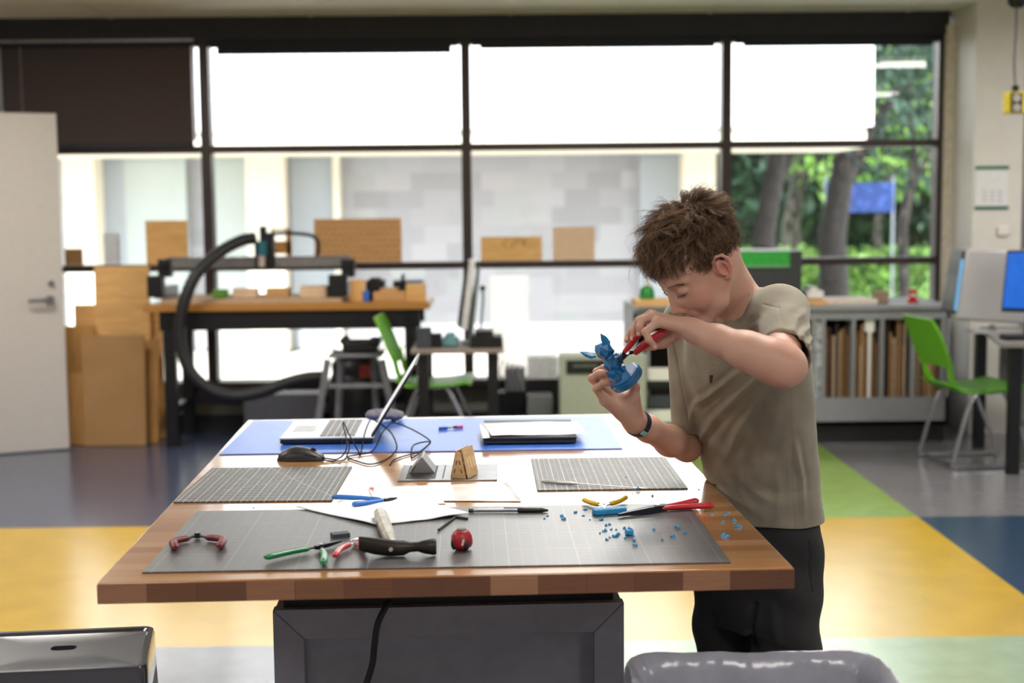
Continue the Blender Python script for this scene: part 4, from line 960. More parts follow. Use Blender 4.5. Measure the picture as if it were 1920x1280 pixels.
# ---- power plate with pop up socket block
pa, pb, pcn, pd = onT(745, 903), onT(932, 901), onT(929, 871), onT(751, 873)
a = math.atan2((pb-pa).y, (pb-pa).x); M0 = Matrix.Translation(pa) @ Matrix.Rotation(a, 4, 'Z'); W2 = (pb-pa).length; D2 = (pd-pa).length*.98
pl = thingm('power_plate', 'silver desk power plate with a grey wedge of sockets tilted up', 'power outlet', M0)
m = MB(); m.bx(0, W2, 0, D2, 0, .003); obj('plate', m, mat('satin_plate', '8a8b8f', .3, metal=.6), pl, bevel=.001)
slot = mat('slot_black', '0c0c0e', .5)
for x0, x1 in ((.018, .088), (.104, .107), (.168, .171)): m = MB(); m.bx(x0, x1, .02, D2-.014, .0028, .0034); obj('slot', m, slot, pl)
m = MB(); m.prism([(.022, .003), (.084, .003), (.055, .041), (.051, .041)], 0, .085, Matrix.Translation((0, D2-.025, 0)) @ Matrix.Rotation(PI/2, 4, 'X')); wdg = obj('socket_wedge', m, mat('grey_socket_plastic', '8f9095', .35, n=.02), pl, bevel=.001)
m = MB()
for k in range(5): y = .035+k*.013; m.box((.0335, y, .0185), (.0008, .003, .014), (0, math.radians(37.5), 0)); m.box((.0400, y+.004, .027), (.0008, .0022, .004), (0, math.radians(37.5), 0))
obj('socket_openings', m, slot, wdg)
# ---- little wooden wedge stand
c = M0 @ Vector((.126, .020, .0034)); Mw = Matrix.Translation(c) @ Matrix.Rotation(a-.32, 4, 'Z')
ply = mat('laser_cut_plywood', 'b99a72', .7, n=.06, scale=30, stretch=(1, 1, 6)); burn = mat('burnt_edge', '4a3524', .8)
wb = thingm('wooden_holder', 'small laser cut plywood wedge with slots standing on the power plate', 'wooden stand', Mw)
m = MB(); m.prism([(0, 0), (.038, 0), (.025, .063), (.014, .063)], 0, .003, Matrix.Rotation(PI/2, 4, 'X')); fp = obj('front_panel', m, ply, wb, bevel=.0006)
m = MB()
for x, z, t in ((.0095, .018, .25), (.0165-.002, .038, .2), (.0265, .018, -.28), (.0225, .038, -.24)): m.box((x, -.0032, z), (.0022, .0006, .010), (0, t, 0))
obj('slot', m, burn, fp)
m = MB(); m.box((.0345, .035, .035), (.003, .07, .070), (0, math.radians(-12), 0)); sp_ = obj('side_panel', m, ply, wb, bevel=.0006)
m = MB()
for k in range(6): m.box((.0364, .012+k*.009, .036-.003*(k % 2)), (.0008, .005, .026), (0, math.radians(-12), 0))
obj('engraving', m, mat('pale_engraving', 'd9c49f', .8), sp_)
m = MB(); m.box((.0055, .035, .033), (.003, .07, .066), (0, math.radians(12), 0)); obj('side_panel', m, ply, wb, bevel=.0006)
m = MB(); m.prism([(0, 0), (.038, 0), (.025, .066), (.014, .066)], 0, .003, Matrix.Translation((0, .073, 0)) @ Matrix.Rotation(PI/2, 4, 'X')); obj('back_panel', m, ply, wb, bevel=.0006)
# ---- two small cutters on the blue mat (blue and pink)
m1 = thingm('fine_tip_pen', 'small blue pen lying on the blue mat', 'pen', tbase(823, 806, 14, ZB))
m = MB(); m.tube([(0, 0, .005), (.022, 0, .005), (.026, 0, .005)], [.0048, .0048, .003], 10); obj('barrel', m, mat('blue_pen', '2a4fb4', .35), m1)
m = MB(); m.tube([(.026, 0, .005), (.038, .002, .005)], [.002, .002], 8); obj('tip', m, blk, m1)
m1 = thingm('fine_tip_pen', 'small pink and black pen lying on the blue mat', 'pen', tbase(849, 804, 20, ZB))
m = MB(); m.tube([(0, 0, .005), (.012, 0, .005)], [.003, .0045], 8); obj('tip', m, blk, m1)
m = MB(); m.tube([(.012, 0, .005), (.030, 0, .005), (.032, 0, .005)], [.0045, .0045, .002], 10); obj('barrel', m, mat('pink_pen', 'd0349a', .35), m1)
# ---- papers
film = mat('clear_wrapper', 'f3f0ee', .18, n=.03, spec=.7)
ob = sheet('plastic_sleeve', 'long shiny plastic sleeve with a red mark lying in front of the power plate', [(700, 940), (978, 941), (950, 905), (690, 914)], TZ, film, .0015, seed=5, cat='plastic sleeve')
m = MB(); c_ = onT(697, 919)-ob.location; m.box((c_.x, c_.y, .0052), (.010, .012, .0006)); obj('red_mark', m, mat('red_print', 'c9403a', .6), ob)
sheet('paper_sheet', 'white sheet under the blue flush cutters', [(626, 948), (836, 945), (822, 932), (640, 936)], TZ, paper, .001, seed=9)
stack = sheet('paper_sheet', 'grey backed paper lying across the far edge of the black mat, under the hammer handle', [(703, 986), (880, 968), (770, 933), (556, 952)], TZ+MATH, paper2, .0035, seed=12, zc=(0, .003, .002, .0), th=.0016)
m = MB(); inv = wm(stack).inverted() if stack.parent else Matrix.Translation(-stack.location)
for k in range(9):
    a_, b_2 = onT(745+k*4, 941+k*2.1, TZ+.009), onT(790+k*6, 938+k*2.8, TZ+.009); d_ = (b_2-a_); q = (a_+b_2)/2-stack.location; m.box((q.x, q.y, .0098), (d_.length, .0006, .0003), (0, 0, math.atan2(d_.y, d_.x)))
# ---- pens, knife, hex key, driver, card
pen = thingm('ballpoint_pen', 'clear ballpoint pen with a black cap lying on the black mat', 'pen', (lambda a, b, l, g: Matrix.Translation(a) @ Matrix.Rotation(g, 4, 'Z'))(*axis2((884, 961), (1028, 960), TZ+MATH)))
Lp = axis2((884, 961), (1028, 960), TZ+MATH)[2]
m = MB(); m.tube([(0, 0, .0045), (Lp*.62, 0, .0045)], .0038, 6); obj('barrel', m, mat('clear_pen', 'a9adb2', .15, trans=.5), pen)
m = MB(); m.tube([(.01, 0, .0045), (Lp*.6, 0, .0045)], .0016, 6); m.tube([(-.006, 0, .0045), (.004, 0, .0045)], .0042, 8); obj('ink_tube', m, blk, pen)
m = MB(); m.tube([(Lp*.60, 0, .005), (Lp*.64, 0, .005), (Lp*.92, 0, .005), (Lp, 0, .004)], [.0045, .0055, .005, .002], 10); m.bx(Lp*.42, Lp*.66, -.0012, .0012, .0085, .0105); obj('cap', m, blk, pen)
a_, b_2, l_, g_ = axis2((1015, 905), (1209, 918), TZ+MATH)
kn = thingm('craft_knife', 'thin silver craft knife lying across the right hand grey mat', 'knife', Matrix.Translation(a_) @ Matrix.Rotation(g_, 4, 'Z'))
m = MB(); m.tube([(0, 0, .004), (.005, 0, .004), (l_*.30, 0, .004), (l_*.36, 0, .004)], [.002, .0034, .0036, .002], 10); obj('handle', m, steel2, kn)
m = MB(); m.hexa([(l_*.34, -.002, .003), (l_, -.0004, .003), (l_, .0004, .0034), (l_*.34, .002, .003), (l_*.34, -.002, .005), (l_, -.0004, .0038), (l_, .0004, .0042), (l_*.34, .002, .005)]); obj('blade', m, steel2, kn)
m = MB(); pts = [onT(822, 993, TZ+.0055), onT(850, 972, TZ+.0055), onT(857, 969.5, TZ+.0055), onT(877, 972, TZ+.0055)]; o_p = pts[0].copy(); o_p.z = TZ+MATH
m.tube([p-o_p for p in catmull(pts, 4)], .0024, 6); ob = obj('hex_key', m, blk); ob.location = o_p; tag(ob, 'bent black hex key lying on the black mat under the paper corner', 'hex key')
m = MB(); c_ = tbase(638, 1006, 20, TZ+MATH); m.box((0, 0, .004), (.034, .022, .008)); ob = obj('plastic_clip', m, mat('slate_plastic', '40424f', .55)); ob.matrix_basis = c_; tag(ob, 'small slate grey plastic block between the green pliers and the hammer', 'block')
# red and black ball shaped driver, seen end on
dv = thingm('stubby_screwdriver', 'round red and black stubby screwdriver standing on the black mat', 'screwdriver', tbase(866, 1030, 0, TZ+MATH))
m = MB(); m.lathe([(.004, 0), (.012, .001), (.0185, .008), (.0205, .017), (.0190, .027), (.0150, .034), (.011, .0375), (.004, .0390)], n=24); obj('grip', m, mat('red_rubber', 'a81d28', .4, n=.05), dv, smooth=60)
for k in range(4):
    m = MB(); an = k*PI/2+.5; m.ball((.0165*math.cos(an), .0165*math.sin(an), .013), (.0062, .0062, .011), 12); obj('rubber_pad', m, blk, dv)
m = MB(); m.lathe([(.0095, .036), (.0090, .0398), (.002, .0402)], n=16); obj('end_cap', m, mat('grey_cap', '55565c', .5), dv)
m = MB(); m.box((.002, -.0199, .0185), (.0035, .0012, .012), (0, .25, 0)); obj('white_logo_mark', m, wprint, dv)
# ---- hammer
iron = mat('dark_forged_iron', '2b2622', .45, metal=.5, n=.15, scale=25, bump=.3); brass = mat('worn_steel_handle', 'b9b2a6', .35, metal=.7, n=.15, scale=30)
ha, hb, hl, hg_ = axis2((672, 1046), (818, 1044), TZ+MATH)
hm = thingm('hammer', 'claw hammer with a dark head at the front and a worn metal handle pointing away', 'hammer', Matrix.Translation(ha) @ Matrix.Rotation(hg_, 4, 'Z'))
def ring(x, cz, ry, rz, n=14, cy=.012): return [(x, cy+ry*math.cos(2*PI*k/n), cz+rz*math.sin(2*PI*k/n)) for k in range(n)]
m = MB(); m.loft([ring(hl*.46, .015, .0125, .0145), ring(hl*.58, .015, .0125, .0140), ring(hl*.66, .0165, .009, .0095), ring(hl*.76, .017, .0085, .0088), ring(hl*.84, .0165, .0115, .0125), ring(hl*.97, .0165, .0135, .0155), ring(hl, .0165, .0120, .014)])
m.loft([ring(hl*.48, .015, .0125, .0145), ring(hl*.36, .0165, .012, .0155), ring(hl*.20, .019, .010, .0155), ring(hl*.04, .0235, .006, .014), ring(0, .0250, .003, .0125)])
obj('head', m, iron, hm, smooth=45)
m = MB(); m.cyl((hl*.42, -.004, .016), (hl*.42, .004, .016), .004, n=10); obj('rivet', m, steel2, hm)
ht = wm(hm).inverted() @ onT(712, 962, TZ+.016); h0 = Vector((hl*.44, .012, .018)); hd_ = Vector(ht)-h0; hL = hd_.length; hd_.normalize(); Mh = frame(h0, hd_, (0, 0, 1))
m = MB()
def octr(x, a, b): return [tuple(Mh @ Vector((x, p*a, q*b))) for p, q in ((1, .45), (.45, 1), (-.45, 1), (-1, .45), (-1, -.45), (-.45, -1), (.45, -1), (1, -.45))]
m.loft([octr(0, .009, .0125), octr(.03, .0085, .0105), octr(.06, .0105, .011), octr(hL*.55, .0125, .0115), octr(hL*.9, .0135, .0125), octr(hL, .0115, .0105)]); obj('handle', m, brass, hm, smooth=30)
# ---- pliers
def grip_arm(M0, pts, r, m, parent, name='grip', n=12, sq=(1, .8)):
    mb = MB(); k = catmull(pts, 5); N = len(k); rr = [r[0]+(r[1]-r[0])*i/(N-1) for i in range(N)]; rr[0] *= .75; rr[-1] *= .55; mb.tube(k, rr, n, sq=sq); return obj(name, mb, m, parent)
def pliers(label, cat, pv, tip, ha_, hb_, gm1, gm2, jm, zz, r=(.0065, .008), jr=.006, neck=.16, group=None, name='pliers', bow=.0):
    """pv pivot, tip jaw tip, ha_/hb_ handle end pixels"""
    P0 = onT(*pv, zz+.007); T0 = onT(*tip, zz+.006); A0 = onT(*ha_, zz+.009); B0 = onT(*hb_, zz+.009)
    M0 = Matrix.Translation((P0.x, P0.y, zz)); o = thingm(name, label, cat, M0, group); inv = M0.inverted(); P1, T1, A1, B1 = [inv @ q for q in (P0, T0, A0, B0)]
    mb = MB(); d = (T1-P1); s = d.cross(Vector((0, 0, 1))).normalized()
    for sg in (-1, 1):
        mb = MB(); mb.loft([[tuple(q+s*a+Vector((0, 0, b))) for a, b in ((sg*w0, -h0), (sg*w1, -h0), (sg*w1, h0), (sg*w0, h0))] for q, w0, w1, h0 in ((P1-d*.25, 0, jr*.9, jr*.7), (P1+d*.25, .0003, jr*1.0, jr*.75), (P1+d*.7, .0003, jr*.6, jr*.5), (T1, .0003, jr*.25, jr*.25))]); obj('jaw', mb, jm, o)
    mb = MB(); mb.cyl(P1-Vector((0, 0, jr*.9)), P1+Vector((0, 0, jr*1.0)), jr*.75, n=14); obj('pivot', mb, steel2, o)
    for E1, gm_, sg in ((A1, gm1, 1), (B1, gm2, -1)):
        v = E1-P1; side = v.cross(Vector((0, 0, 1))).normalized(); mid = P1+v*.55+side*bow*sg*v.length; s0 = P1+v*neck+side*bow*.6*sg*v.length*neck*2
        mb = MB(); mb.tube([P1, s0], [jr*.7, jr*.6], 8, sq=(1, .6)); obj('arm', mb, jm, o); grip_arm(M0, [s0, mid, E1], r, gm_, o)
    return o
redg = mat('red_grip', 'b81f2b', .32, n=.04, coat=.3); blueg = mat('blue_grip', '2f74c8', .4, n=.03); greeng = mat('green_grip', '127a48', .35, n=.04, coat=.3); yelg = mat('yellow_grip', 'd9b010', .3, n=.04, coat=.3); dredg = mat('dark_red_grip', '6e1f26', .45, n=.06)
blks = mat('blackened_steel', '2e2e33', .35, metal=.7)
pliers('blue handled flush cutters lying at the front of the left grey mat', 'flush cutters', (724, 937), (744, 933), (623, 931), (661, 945), blueg, blueg, blks, TZ+.003, r=(.0058, .0072), jr=.0045, neck=.10, name='flush_cutters', bow=.04)
pliers('long nose pliers with red handles pointing left at the right end of the black mat', 'pliers', (1232, 953), (1160, 965), (1308, 938), (1338, 947), redg, redg, blks, TZ+MATH, r=(.0070, .0088), jr=.0088, neck=.08, bow=.03)
pliers('green handled pliers lying open in front of the hammer', 'pliers', (602, 1024), (640, 1014), (497, 1045), (606, 1055), greeng, greeng, blks, TZ+MATH, r=(.0060, .0072), jr=.005, neck=.22, bow=.03)
pliers('small red handled wire cutters half hidden beside the hammer head', 'wire cutters', (664, 1015), (676, 1008), (628, 1042), (684, 1032), redg, redg, steel2, TZ+MATH, r=(.0062, .0070), jr=.005, neck=.2, name='wire_cutters', bow=.06)
pliers('dark red handled nippers spread open at the left of the black mat', 'nippers', (370, 1003), (371, 998), (329, 1026), (411, 1024), dredg, dredg, blks, TZ+MATH, r=(.0075, .0085), jr=.006, neck=.25, name='nippers', bow=.22)
pliers('small cutters with yellow handles spread open at the far edge of the black mat', 'cutters', (1133, 948), (1133, 957), (1094, 936), (1174, 931), yelg, yelg, steel2, TZ+MATH, r=(.0062, .0068), jr=.005, neck=.24, name='cutters', bow=-.06)
# ---- blue printed scraps
bp = mat('blue_print_plastic', '2f9ad4', .35, n=.08, scale=80, bump=.3)
rg = np.random.default_rng(5)
def slab(px0, px1, w, h, z, label, name='plastic_block', seed=1):
    a, b, l, g = axis2(px0, px1, z); S_ = SDF(); Rz_ = np.array(Matrix.Rotation(g, 3, 'Z')); c = np.array((a+b)/2); c[2] = z+h/2; S_.box(c, (l/2, w/2, h/2), Rz_, rd=.002)
    P, F = S_.mesh(.0016); N = vnormals(P, F); P = P+N*(.0008*np.sin(P[:, 0]*900)*np.sin(P[:, 1]*700+P[:, 2]*800))[:, None]; P[:, 2] = np.maximum(P[:, 2], z+.0002)
    o = thing(name, label, 'plastic piece', (c[0], c[1], z)); npobj('body', P, F, bp, o); return o
def slab1(*a, **k):
    o = slab(*a, **k); ch = o.children[0]; me = ch.data; mw = wm(ch); me.transform(mw); bpy.data.objects.remove(ch); l = o['label']; loc = o.location.copy(); bpy.data.objects.remove(o); me.transform(Matrix.Translation(-loc)); n = bpy.data.objects.new('plastic_block', me); COL.objects.link(n); n.location = loc; return tag(n, l, 'plastic piece')
slab1((1113, 965), (1172, 960), .022, .012, TZ+MATH, 'rough light blue plastic slab at the tip of the long nose pliers', seed=1)
slab1((1172, 1002), (1188, 1002), .013, .010, TZ+MATH, 'thick blue plastic offcut in the middle of the right scrap cluster', seed=2)
chips = [(1021, 973), (1027, 968, 1.1), (1054, 968, 1.8), (1058, 974, 1.8), (1079, 961, 1.6), (1094, 967, 1.3), (1098, 956, 1.6), (1106, 975), (1127, 974, 2.2), (1136, 985, 1.6), (1143, 984, 1.4), (1135, 996, 1.8), (1146, 993, 1.5), (1150, 1006, 1.6), (1157, 1005, 2.0), (1160, 1002, 1.5), (1137, 1012, 1.6), (1171, 991, 1.5), (1180, 992, 1.6), (1188, 1005, 1.3), (1172, 1010, 1.2), (1190, 1014, 1.5), (1192, 1022, 1.8), (1226, 993, 1.4), (1242, 1013, 1.2), (1262, 1006, 1.8), (1269, 989, 1.8), (1284, 1000, 1.6), (1195, 917, 2.2), (1186, 920, 1.2), (1174, 895, .8), (1224, 930, 1.4), (1310, 918, .9), (1335, 965, 1.3), (1361, 964, 1.8), (1368, 961, 1.0), (1355, 979, 1.5), (1378, 977, 1.8), (1386, 989, 2.4), (1356, 1005, 2.4), (1364, 1007, 2.0), (475, 953, 1.1), (1155, 993, 1), (1125, 1000, 1.1), (1143, 1008, 1.2), (1274, 996, 1)]
CH_ = []
hexes = [(-1, -.6, 0), (.9, -.8, 0), (1.1, .7, 0), (-.7, .9, 0), (-.6, -.5, 1.1), (.5, -.4, 1.3), (.7, .5, .9), (-.5, .6, 1.2)]
def chiplabel(px, py):
    where = 'on the bare wooden edge' if px > 1330 else ('by the right grey mat' if py < 935 else ('left of the yellow cutters' if px < 1110 else ('in the black mat scrap cluster' if px < 1200 else 'right of the scrap cluster')))
    if px < 500: return 'lone tiny blue plastic chip near the far left corner of the black mat'
    return 'tiny clipped chip of blue plastic '+where
for i, c in enumerate(chips):
    px, py = c[0], c[1]; s = .0022*(c[2] if len(c) > 2 else 1); z = TZ+(MATH if (px < 1330 and py > 950) or (py < 925 and px < 1290) else 0)
    m = MB(); rgi = random.Random(i); m.hexa([(x*s*rgi.uniform(.6, 1.3), y*s*rgi.uniform(.6, 1.4), zz*s*rgi.uniform(.5, 1.2)) for x, y, zz in hexes])
    if s > .0035: m.box((s*.9, s*.3, s*.4), (s*1.6, s*.5, s*.5), (rgi.uniform(0, 1), rgi.uniform(0, .4), rgi.uniform(0, 3)))
    ob = obj('plastic_chip', m, bp, smooth=0); ob.location = onT(px, py, z); ob.rotation_euler = (0, 0, rgi.uniform(0, 6)); CH_.append((px, ob, chiplabel(px, py)))
ORD = ['leftmost', 'second', 'third', 'fourth', 'fifth', 'sixth', 'seventh', 'eighth', 'ninth', 'tenth', 'eleventh', 'twelfth', 'thirteenth', 'fourteenth', 'fifteenth', 'sixteenth', 'seventeenth', 'eighteenth', 'nineteenth', 'twentieth']
def nth(k, n): return 'rightmost' if k == n-1 and n > 1 else (ORD[k] if k == 0 else ORD[k]+' from the left')
for lb in sorted(set(c[2] for c in CH_)):
    g_ = sorted([c for c in CH_ if c[2] == lb], key=lambda c: c[0])
    for k, (px, ob, _) in enumerate(g_): tag(ob, lb if len(g_) == 1 else lb.replace('tiny clipped chip of blue plastic', 'blue chip, '+nth(k, len(g_))+' of those'), 'plastic chip', None if len(g_) == 1 else 'blue plastic chips on the bench')
# ---------------------------------------------------------------- what the boy holds
bpo = mat('blue_translucent_print', '1674b4', .22, n=.06, scale=60, bump=.25, bscale=500, trans=.25, coat=.4)
bpl = mat('blue_leaf_print', '1c8fd2', .2, n=.05, trans=.35)
PYd = 2.905
pr_ = thing('printed_part', 'translucent blue faceted plastic piece held in the boy\'s fingers, two pointed blades at its top', 'plastic piece', A(1160, 700, PYd))
ca, cb = Vector(A(1146, 722, PYd)), Vector(A(1192, 683, PYd)); dx = (cb-ca).normalized(); nrm = dx.cross(Vector((0, -1, 0))).normalized()
if nrm.x > 0: nrm = -nrm
nrm = (nrm+Vector((0, -.45, .0))).normalized(); dx = (dx-nrm*dx.dot(nrm)).normalized(); dy = nrm.cross(dx)
cen = (ca+cb)/2-nrm*.010; Md = Matrix((dx, dy, nrm)).transposed().to_4x4(); Md.translation = cen
m = MB(); n_ = 12; m.lathe([(.030, -.010), (.0355, -.008), (.0365, .004), (.034, .0085), (.030, .010)], Md, n=n_*2, sx=1.05, sy=.8); obj('base_disc', m, bpo, pr_, world=True, smooth=20)
m = MB(); wt = Vector(A(1188, 672, PYd-.028)); m.hexa([tuple(Md @ Vector(q)) for q in ((.010, -.024, .0103), (.034, -.012, .0103), (.034, .012, .0103), (.010, .020, .0103), (.012, -.020, .013), (.030, -.010, .0125), (.030, .010, .0125), (.012, .016, .013))]); obj('pale_face', m, mat('pale_print_face', 'a9bcdc', .3), pr_, world=True, smooth=0)
def lump(px, py, Y, r, name, seed, n=9, sq=(1, 1, 1)):
    rg = random.Random(seed); m = MB(); c = Vector(A(px, py, Y)); R = rotm(rg.uniform(0, 3), rg.uniform(0, 3), rg.uniform(0, 3)); m.ball(c, (r*sq[0], r*sq[1], r*sq[2]), n, R); m.v = [tuple(c+(Vector(v)-c)*rg.uniform(.82, 1.13)) for v in m.v]; return obj(name, m, bpo, pr_, world=True, smooth=0)
lump(1153, 705, 2.875, .0165, 'faceted_lump', 1, 10); lump(1152, 682, 2.885, .0155, 'faceted_lump', 2, 9, (1, .9, 1.25)); lump(1133, 657, 2.89, .0185, 'faceted_lump', 3, 8, (1, 1, 1.2)); lump(1143, 671, 2.89, .012, 'faceted_lump', 9, 7); lump(1158, 668, 2.88, .0095, 'faceted_lump', 4, 7); lump(1141, 683, 2.895, .012, 'faceted_lump', 5, 7); lump(1166, 690, 2.885, .010, 'faceted_lump', 6, 7); lump(1163, 680, 2.872, .008, 'faceted_lump', 7, 6)
m = MB(); m.tube([A(1150, 701, 2.865), A(1141, 700, 2.862), A(1134.5, 699, 2.86)], [.010, .005, .0004], 6); obj('spike', m, bpo, pr_, world=True, smooth=0)
def blade(pts, ws, name):
    ring_ = []
    for (x, y), w_2 in zip(pts, ws):
        c = Vector(A(x, y, 2.885)); ring_.append((c, w_2))
    mb = MB(); rings = []
    for i, (c, w_2) in enumerate(ring_):
        t = (ring_[min(i+1, len(ring_)-1)][0]-ring_[max(i-1, 0)][0]).normalized(); s = t.cross(Vector((0, 1, 0))).normalized(); rings.append([c+s*w_2, c+Vector((0, -.0022, 0))*(w_2/.008+.2), c-s*w_2, c+Vector((0, .0022, 0))*(w_2/.008+.2)])
    mb.loft(rings); return obj(name, mb, bpl, pr_, world=True, smooth=0)
blade([(1139, 652), (1137, 643), (1132, 634), (1126, 625)], [.005, .0085, .0065, .0004], 'blade'); blade([(1117, 666), (1109, 667), (1099, 664), (1087, 659.5)], [.0045, .0065, .0055, .0004], 'blade')
# pliers in the left hand
hp_ = thing('pliers', 'red handled cutting pliers gripped in the boy\'s near hand, jaws on the blue print', 'pliers', A(1174, 665, 2.84))
Pv = Vector(A(1178, 661, 2.835)); tipp = Vector(A(1161, 682, 2.862))
def seg(ps, rs, m_, name, n=12, sq=(1, 1)):
    mb = MB(); mb.tube(catmull(ps, 5), list(np.interp(np.linspace(0, 1, len(catmull(ps, 5))), np.linspace(0, 1, len(rs)), rs)), n, sq=sq); return obj(name, mb, m_, hp_, world=True)
seg([A(1171, 660, 2.832), A(1184, 643, 2.826), A(1197, 628, 2.812), A(1213, 611, 2.806)], [.0050, .0068, .0066, .0030], redg, 'grip')
seg([A(1191, 661, 2.830), A(1206, 648, 2.815), A(1224, 635, 2.803), A(1254, 614, 2.800)], [.0062, .0086, .0082, .0060], redg, 'grip')
m = MB(); m.tube([A(1192, 659, 2.830), Pv, A(1168, 672, 2.85), tipp], [.0062, .0070, .0048, .0012], 8, sq=(1, .7)); obj('jaw', m, blks, hp_, world=True)
m = MB(); m.tube([A(1172, 658, 2.832), A(1170, 668, 2.842), A(1164, 675, 2.852), A(1158, 678, 2.858)], [.0052, .0062, .0040, .0012], 8, sq=(1, .7)); obj('jaw', m, blks, hp_, world=True)
m = MB(); v = Vector((-.35, -.9, .2)).normalized(); m.cyl(Pv-v*.007, Pv+v*.008, .0045, n=14); obj('pivot', m, steel2, hp_, world=True)
# shirt mark
mb = MB(); sw = [(1338, 664.5, .0004), (1340.5, 666.8, .0016), (1344, 665.5, .0013), (1349.5, 660.5, .0007), (1354, 656, .0002)]
bm_ = [(A(x, y, 2.912), w_2) for x, y, w_2 in sw]; mb.tube([p for p, _ in bm_], [w_2 for _, w_2 in bm_], 8, sq=(1, 1)); obj('white_swoosh_mark', mb, wprint, shirt, world=True)
# ================================================================ things along the window wall
def atl(px, py, Y): return at(px, py, Y=Y)
def bxp(mb, x0, x1, y0, y1, Y, dep):
    """box whose front face fills the pixel rectangle at depth Y"""
    a, b = atl(x0, y1, Y), atl(x1, y0, Y); return mb.bx(a.x, b.x, Y, Y+dep, a.z, b.z)
darkst = mat('black_bench_steel', '1b1b20', .45, metal=.3)
bwood = plank_mat('bench_top_maple', ['c98d42', 'd59c52', 'b97c34', 'dca962'], .6, .05, rough=.35, grain=.3)
# ---- the bench with the router
BZ = .905; by0, by1 = 8.74, 9.36
xa, xb = atl(268, 565, by0).x, atl(805, 560, by0).x
bn = thing('workbench', 'long black steel bench with a maple top below the windows, carrying the router', 'workbench', ((xa+xb)/2, by0, 0))
m = MB().bx(xa, xb, by0, by1, BZ-.045, BZ); obj('worktop', m, bwood, bn, world=True, bevel=.004)
m = MB(); m.bx(xa+.09, xb-.06, by0+.03, by0+.06, BZ-.165, BZ-.045); m.bx(xa+.09, xb-.06, by1-.08, by1-.05, BZ-.165, BZ-.045); obj('apron', m, darkst, bn, world=True)
for x in (xa+.11, xb-.16):
    for y in (by0+.03, by1-.1): m = MB().bx(x, x+.075, y, y+.06, 0, BZ-.045); obj('leg', m, darkst, bn, world=True, bevel=.003)
for x in (xa+.12, xb-.15): m = MB().bx(x, x+.05, by0+.09, by1-.1, .20, .25); obj('side_rail', m, darkst, bn, world=True)
m = MB().bx(xa+.18, xb-.16, by1-.09, by1-.06, .20, .26); obj('rear_rail', m, darkst, bn, world=True)
# ---- router / CNC frame
blkm = mat('black_machine_parts', '1e2024', .4, metal=.3); rail = mat('anodised_rail', '8b888a', .35, metal=.7, n=.05); teal = mat('teal_motor', '1f6a78', .4)
cn = thing('cnc_router', 'desktop router with a grey gantry rail, teal spindle and black end blocks', 'machine', (atl(460, 560, 8.95).x, 9.0, BZ))
m = MB(); bxp(m, 312, 655, 481, 503, 8.96, .05); bxp(m, 312, 655, 479, 484, 8.955, .06); obj('gantry_rail', m, rail, cn, world=True, bevel=.004)
g0 = atl(300, 556, 8.80)
m = MB(); m.bx(atl(300, 550, 8.8).x, atl(640, 550, 8.8).x, 8.80, 9.32, BZ+.001, BZ+.028); obj('bed', m, mat('mdf_bed', 'c3a98a', .8), cn, world=True)
m = MB(); bxp(m, 276, 303, 517, 558, 8.80, .10); obj('end_block', m, blkm, cn, world=True, bevel=.006)
m = MB(); bxp(m, 616, 650, 515, 555, 8.80, .10); obj('end_block', m, blkm, cn, world=True, bevel=.006)
for x in (300, 640):
    p = atl(x, 505, 8.9); m = MB().bx(p.x-.03, p.x+.03, 8.84, 9.28, BZ+.03, BZ+.10); obj('side_rail', m, rail, cn, world=True, bevel=.004)
for x0, x1 in ((296, 318), (640, 664)):
    m = MB(); bxp(m, x0, x1, 486, 520, 8.93, .10); m.cyl(atl((x0+x1)/2, 494, 8.93), atl((x0+x1)/2, 494, 8.90), .022); obj('gantry_bracket', m, blkm, cn, world=True, bevel=.005)
m = MB(); bxp(m, 478, 511, 452, 504, 8.92, .03); bxp(m, 487, 498, 424, 456, 8.93, .05); bxp(m, 500, 512, 436, 505, 8.93, .08); obj('spindle_carriage', m, blkm, cn, world=True, bevel=.004)
m = MB(); m.cyl(atl(492, 478, 8.9), atl(492, 452, 8.9), .033, n=20); obj('spindle_motor', m, teal, cn, world=True)
m = MB(); m.cyl(atl(491, 500, 8.9), atl(491, 478, 8.9), .024, n=16); obj('spindle_clamp', m, mat('pale_aluminium', 'c9b9b2', .4, metal=.4), cn, world=True)
m = MB(); m.tube(catmull([atl(q[0], q[1], 8.98) for q in ((510, 438), (545, 437), (582, 441), (596, 452), (597, 470), (594, 482))], 5), .012, 8); obj('drag_chain', m, blkm, cn, world=True)
# dust hose
hose = catmull([atl(*q) for q in ((478, 446, 8.9), (450, 452, 8.85), (410, 474, 8.75), (370, 512, 8.66), (347, 560, 8.62), (338, 610, 8.62), (342, 660, 8.62), (360, 700, 8.62), (395, 730, 8.62), (440, 742, 8.62), (490, 735, 8.62), (535, 718, 8.62), (575, 708, 8.62), (612, 706, 8.62))], 9)
m = MB(); n_ = len(hose); m.tube(hose, [.038+.0025*(1 if k % 2 else -1) for k in range(n_)], 14); tag(obj('vacuum_hose', m, mat('black_hose_rubber', '202024', .5, bump=.2)), 'thick black ribbed hose looping from the router down to the shop vacuum', 'hose')
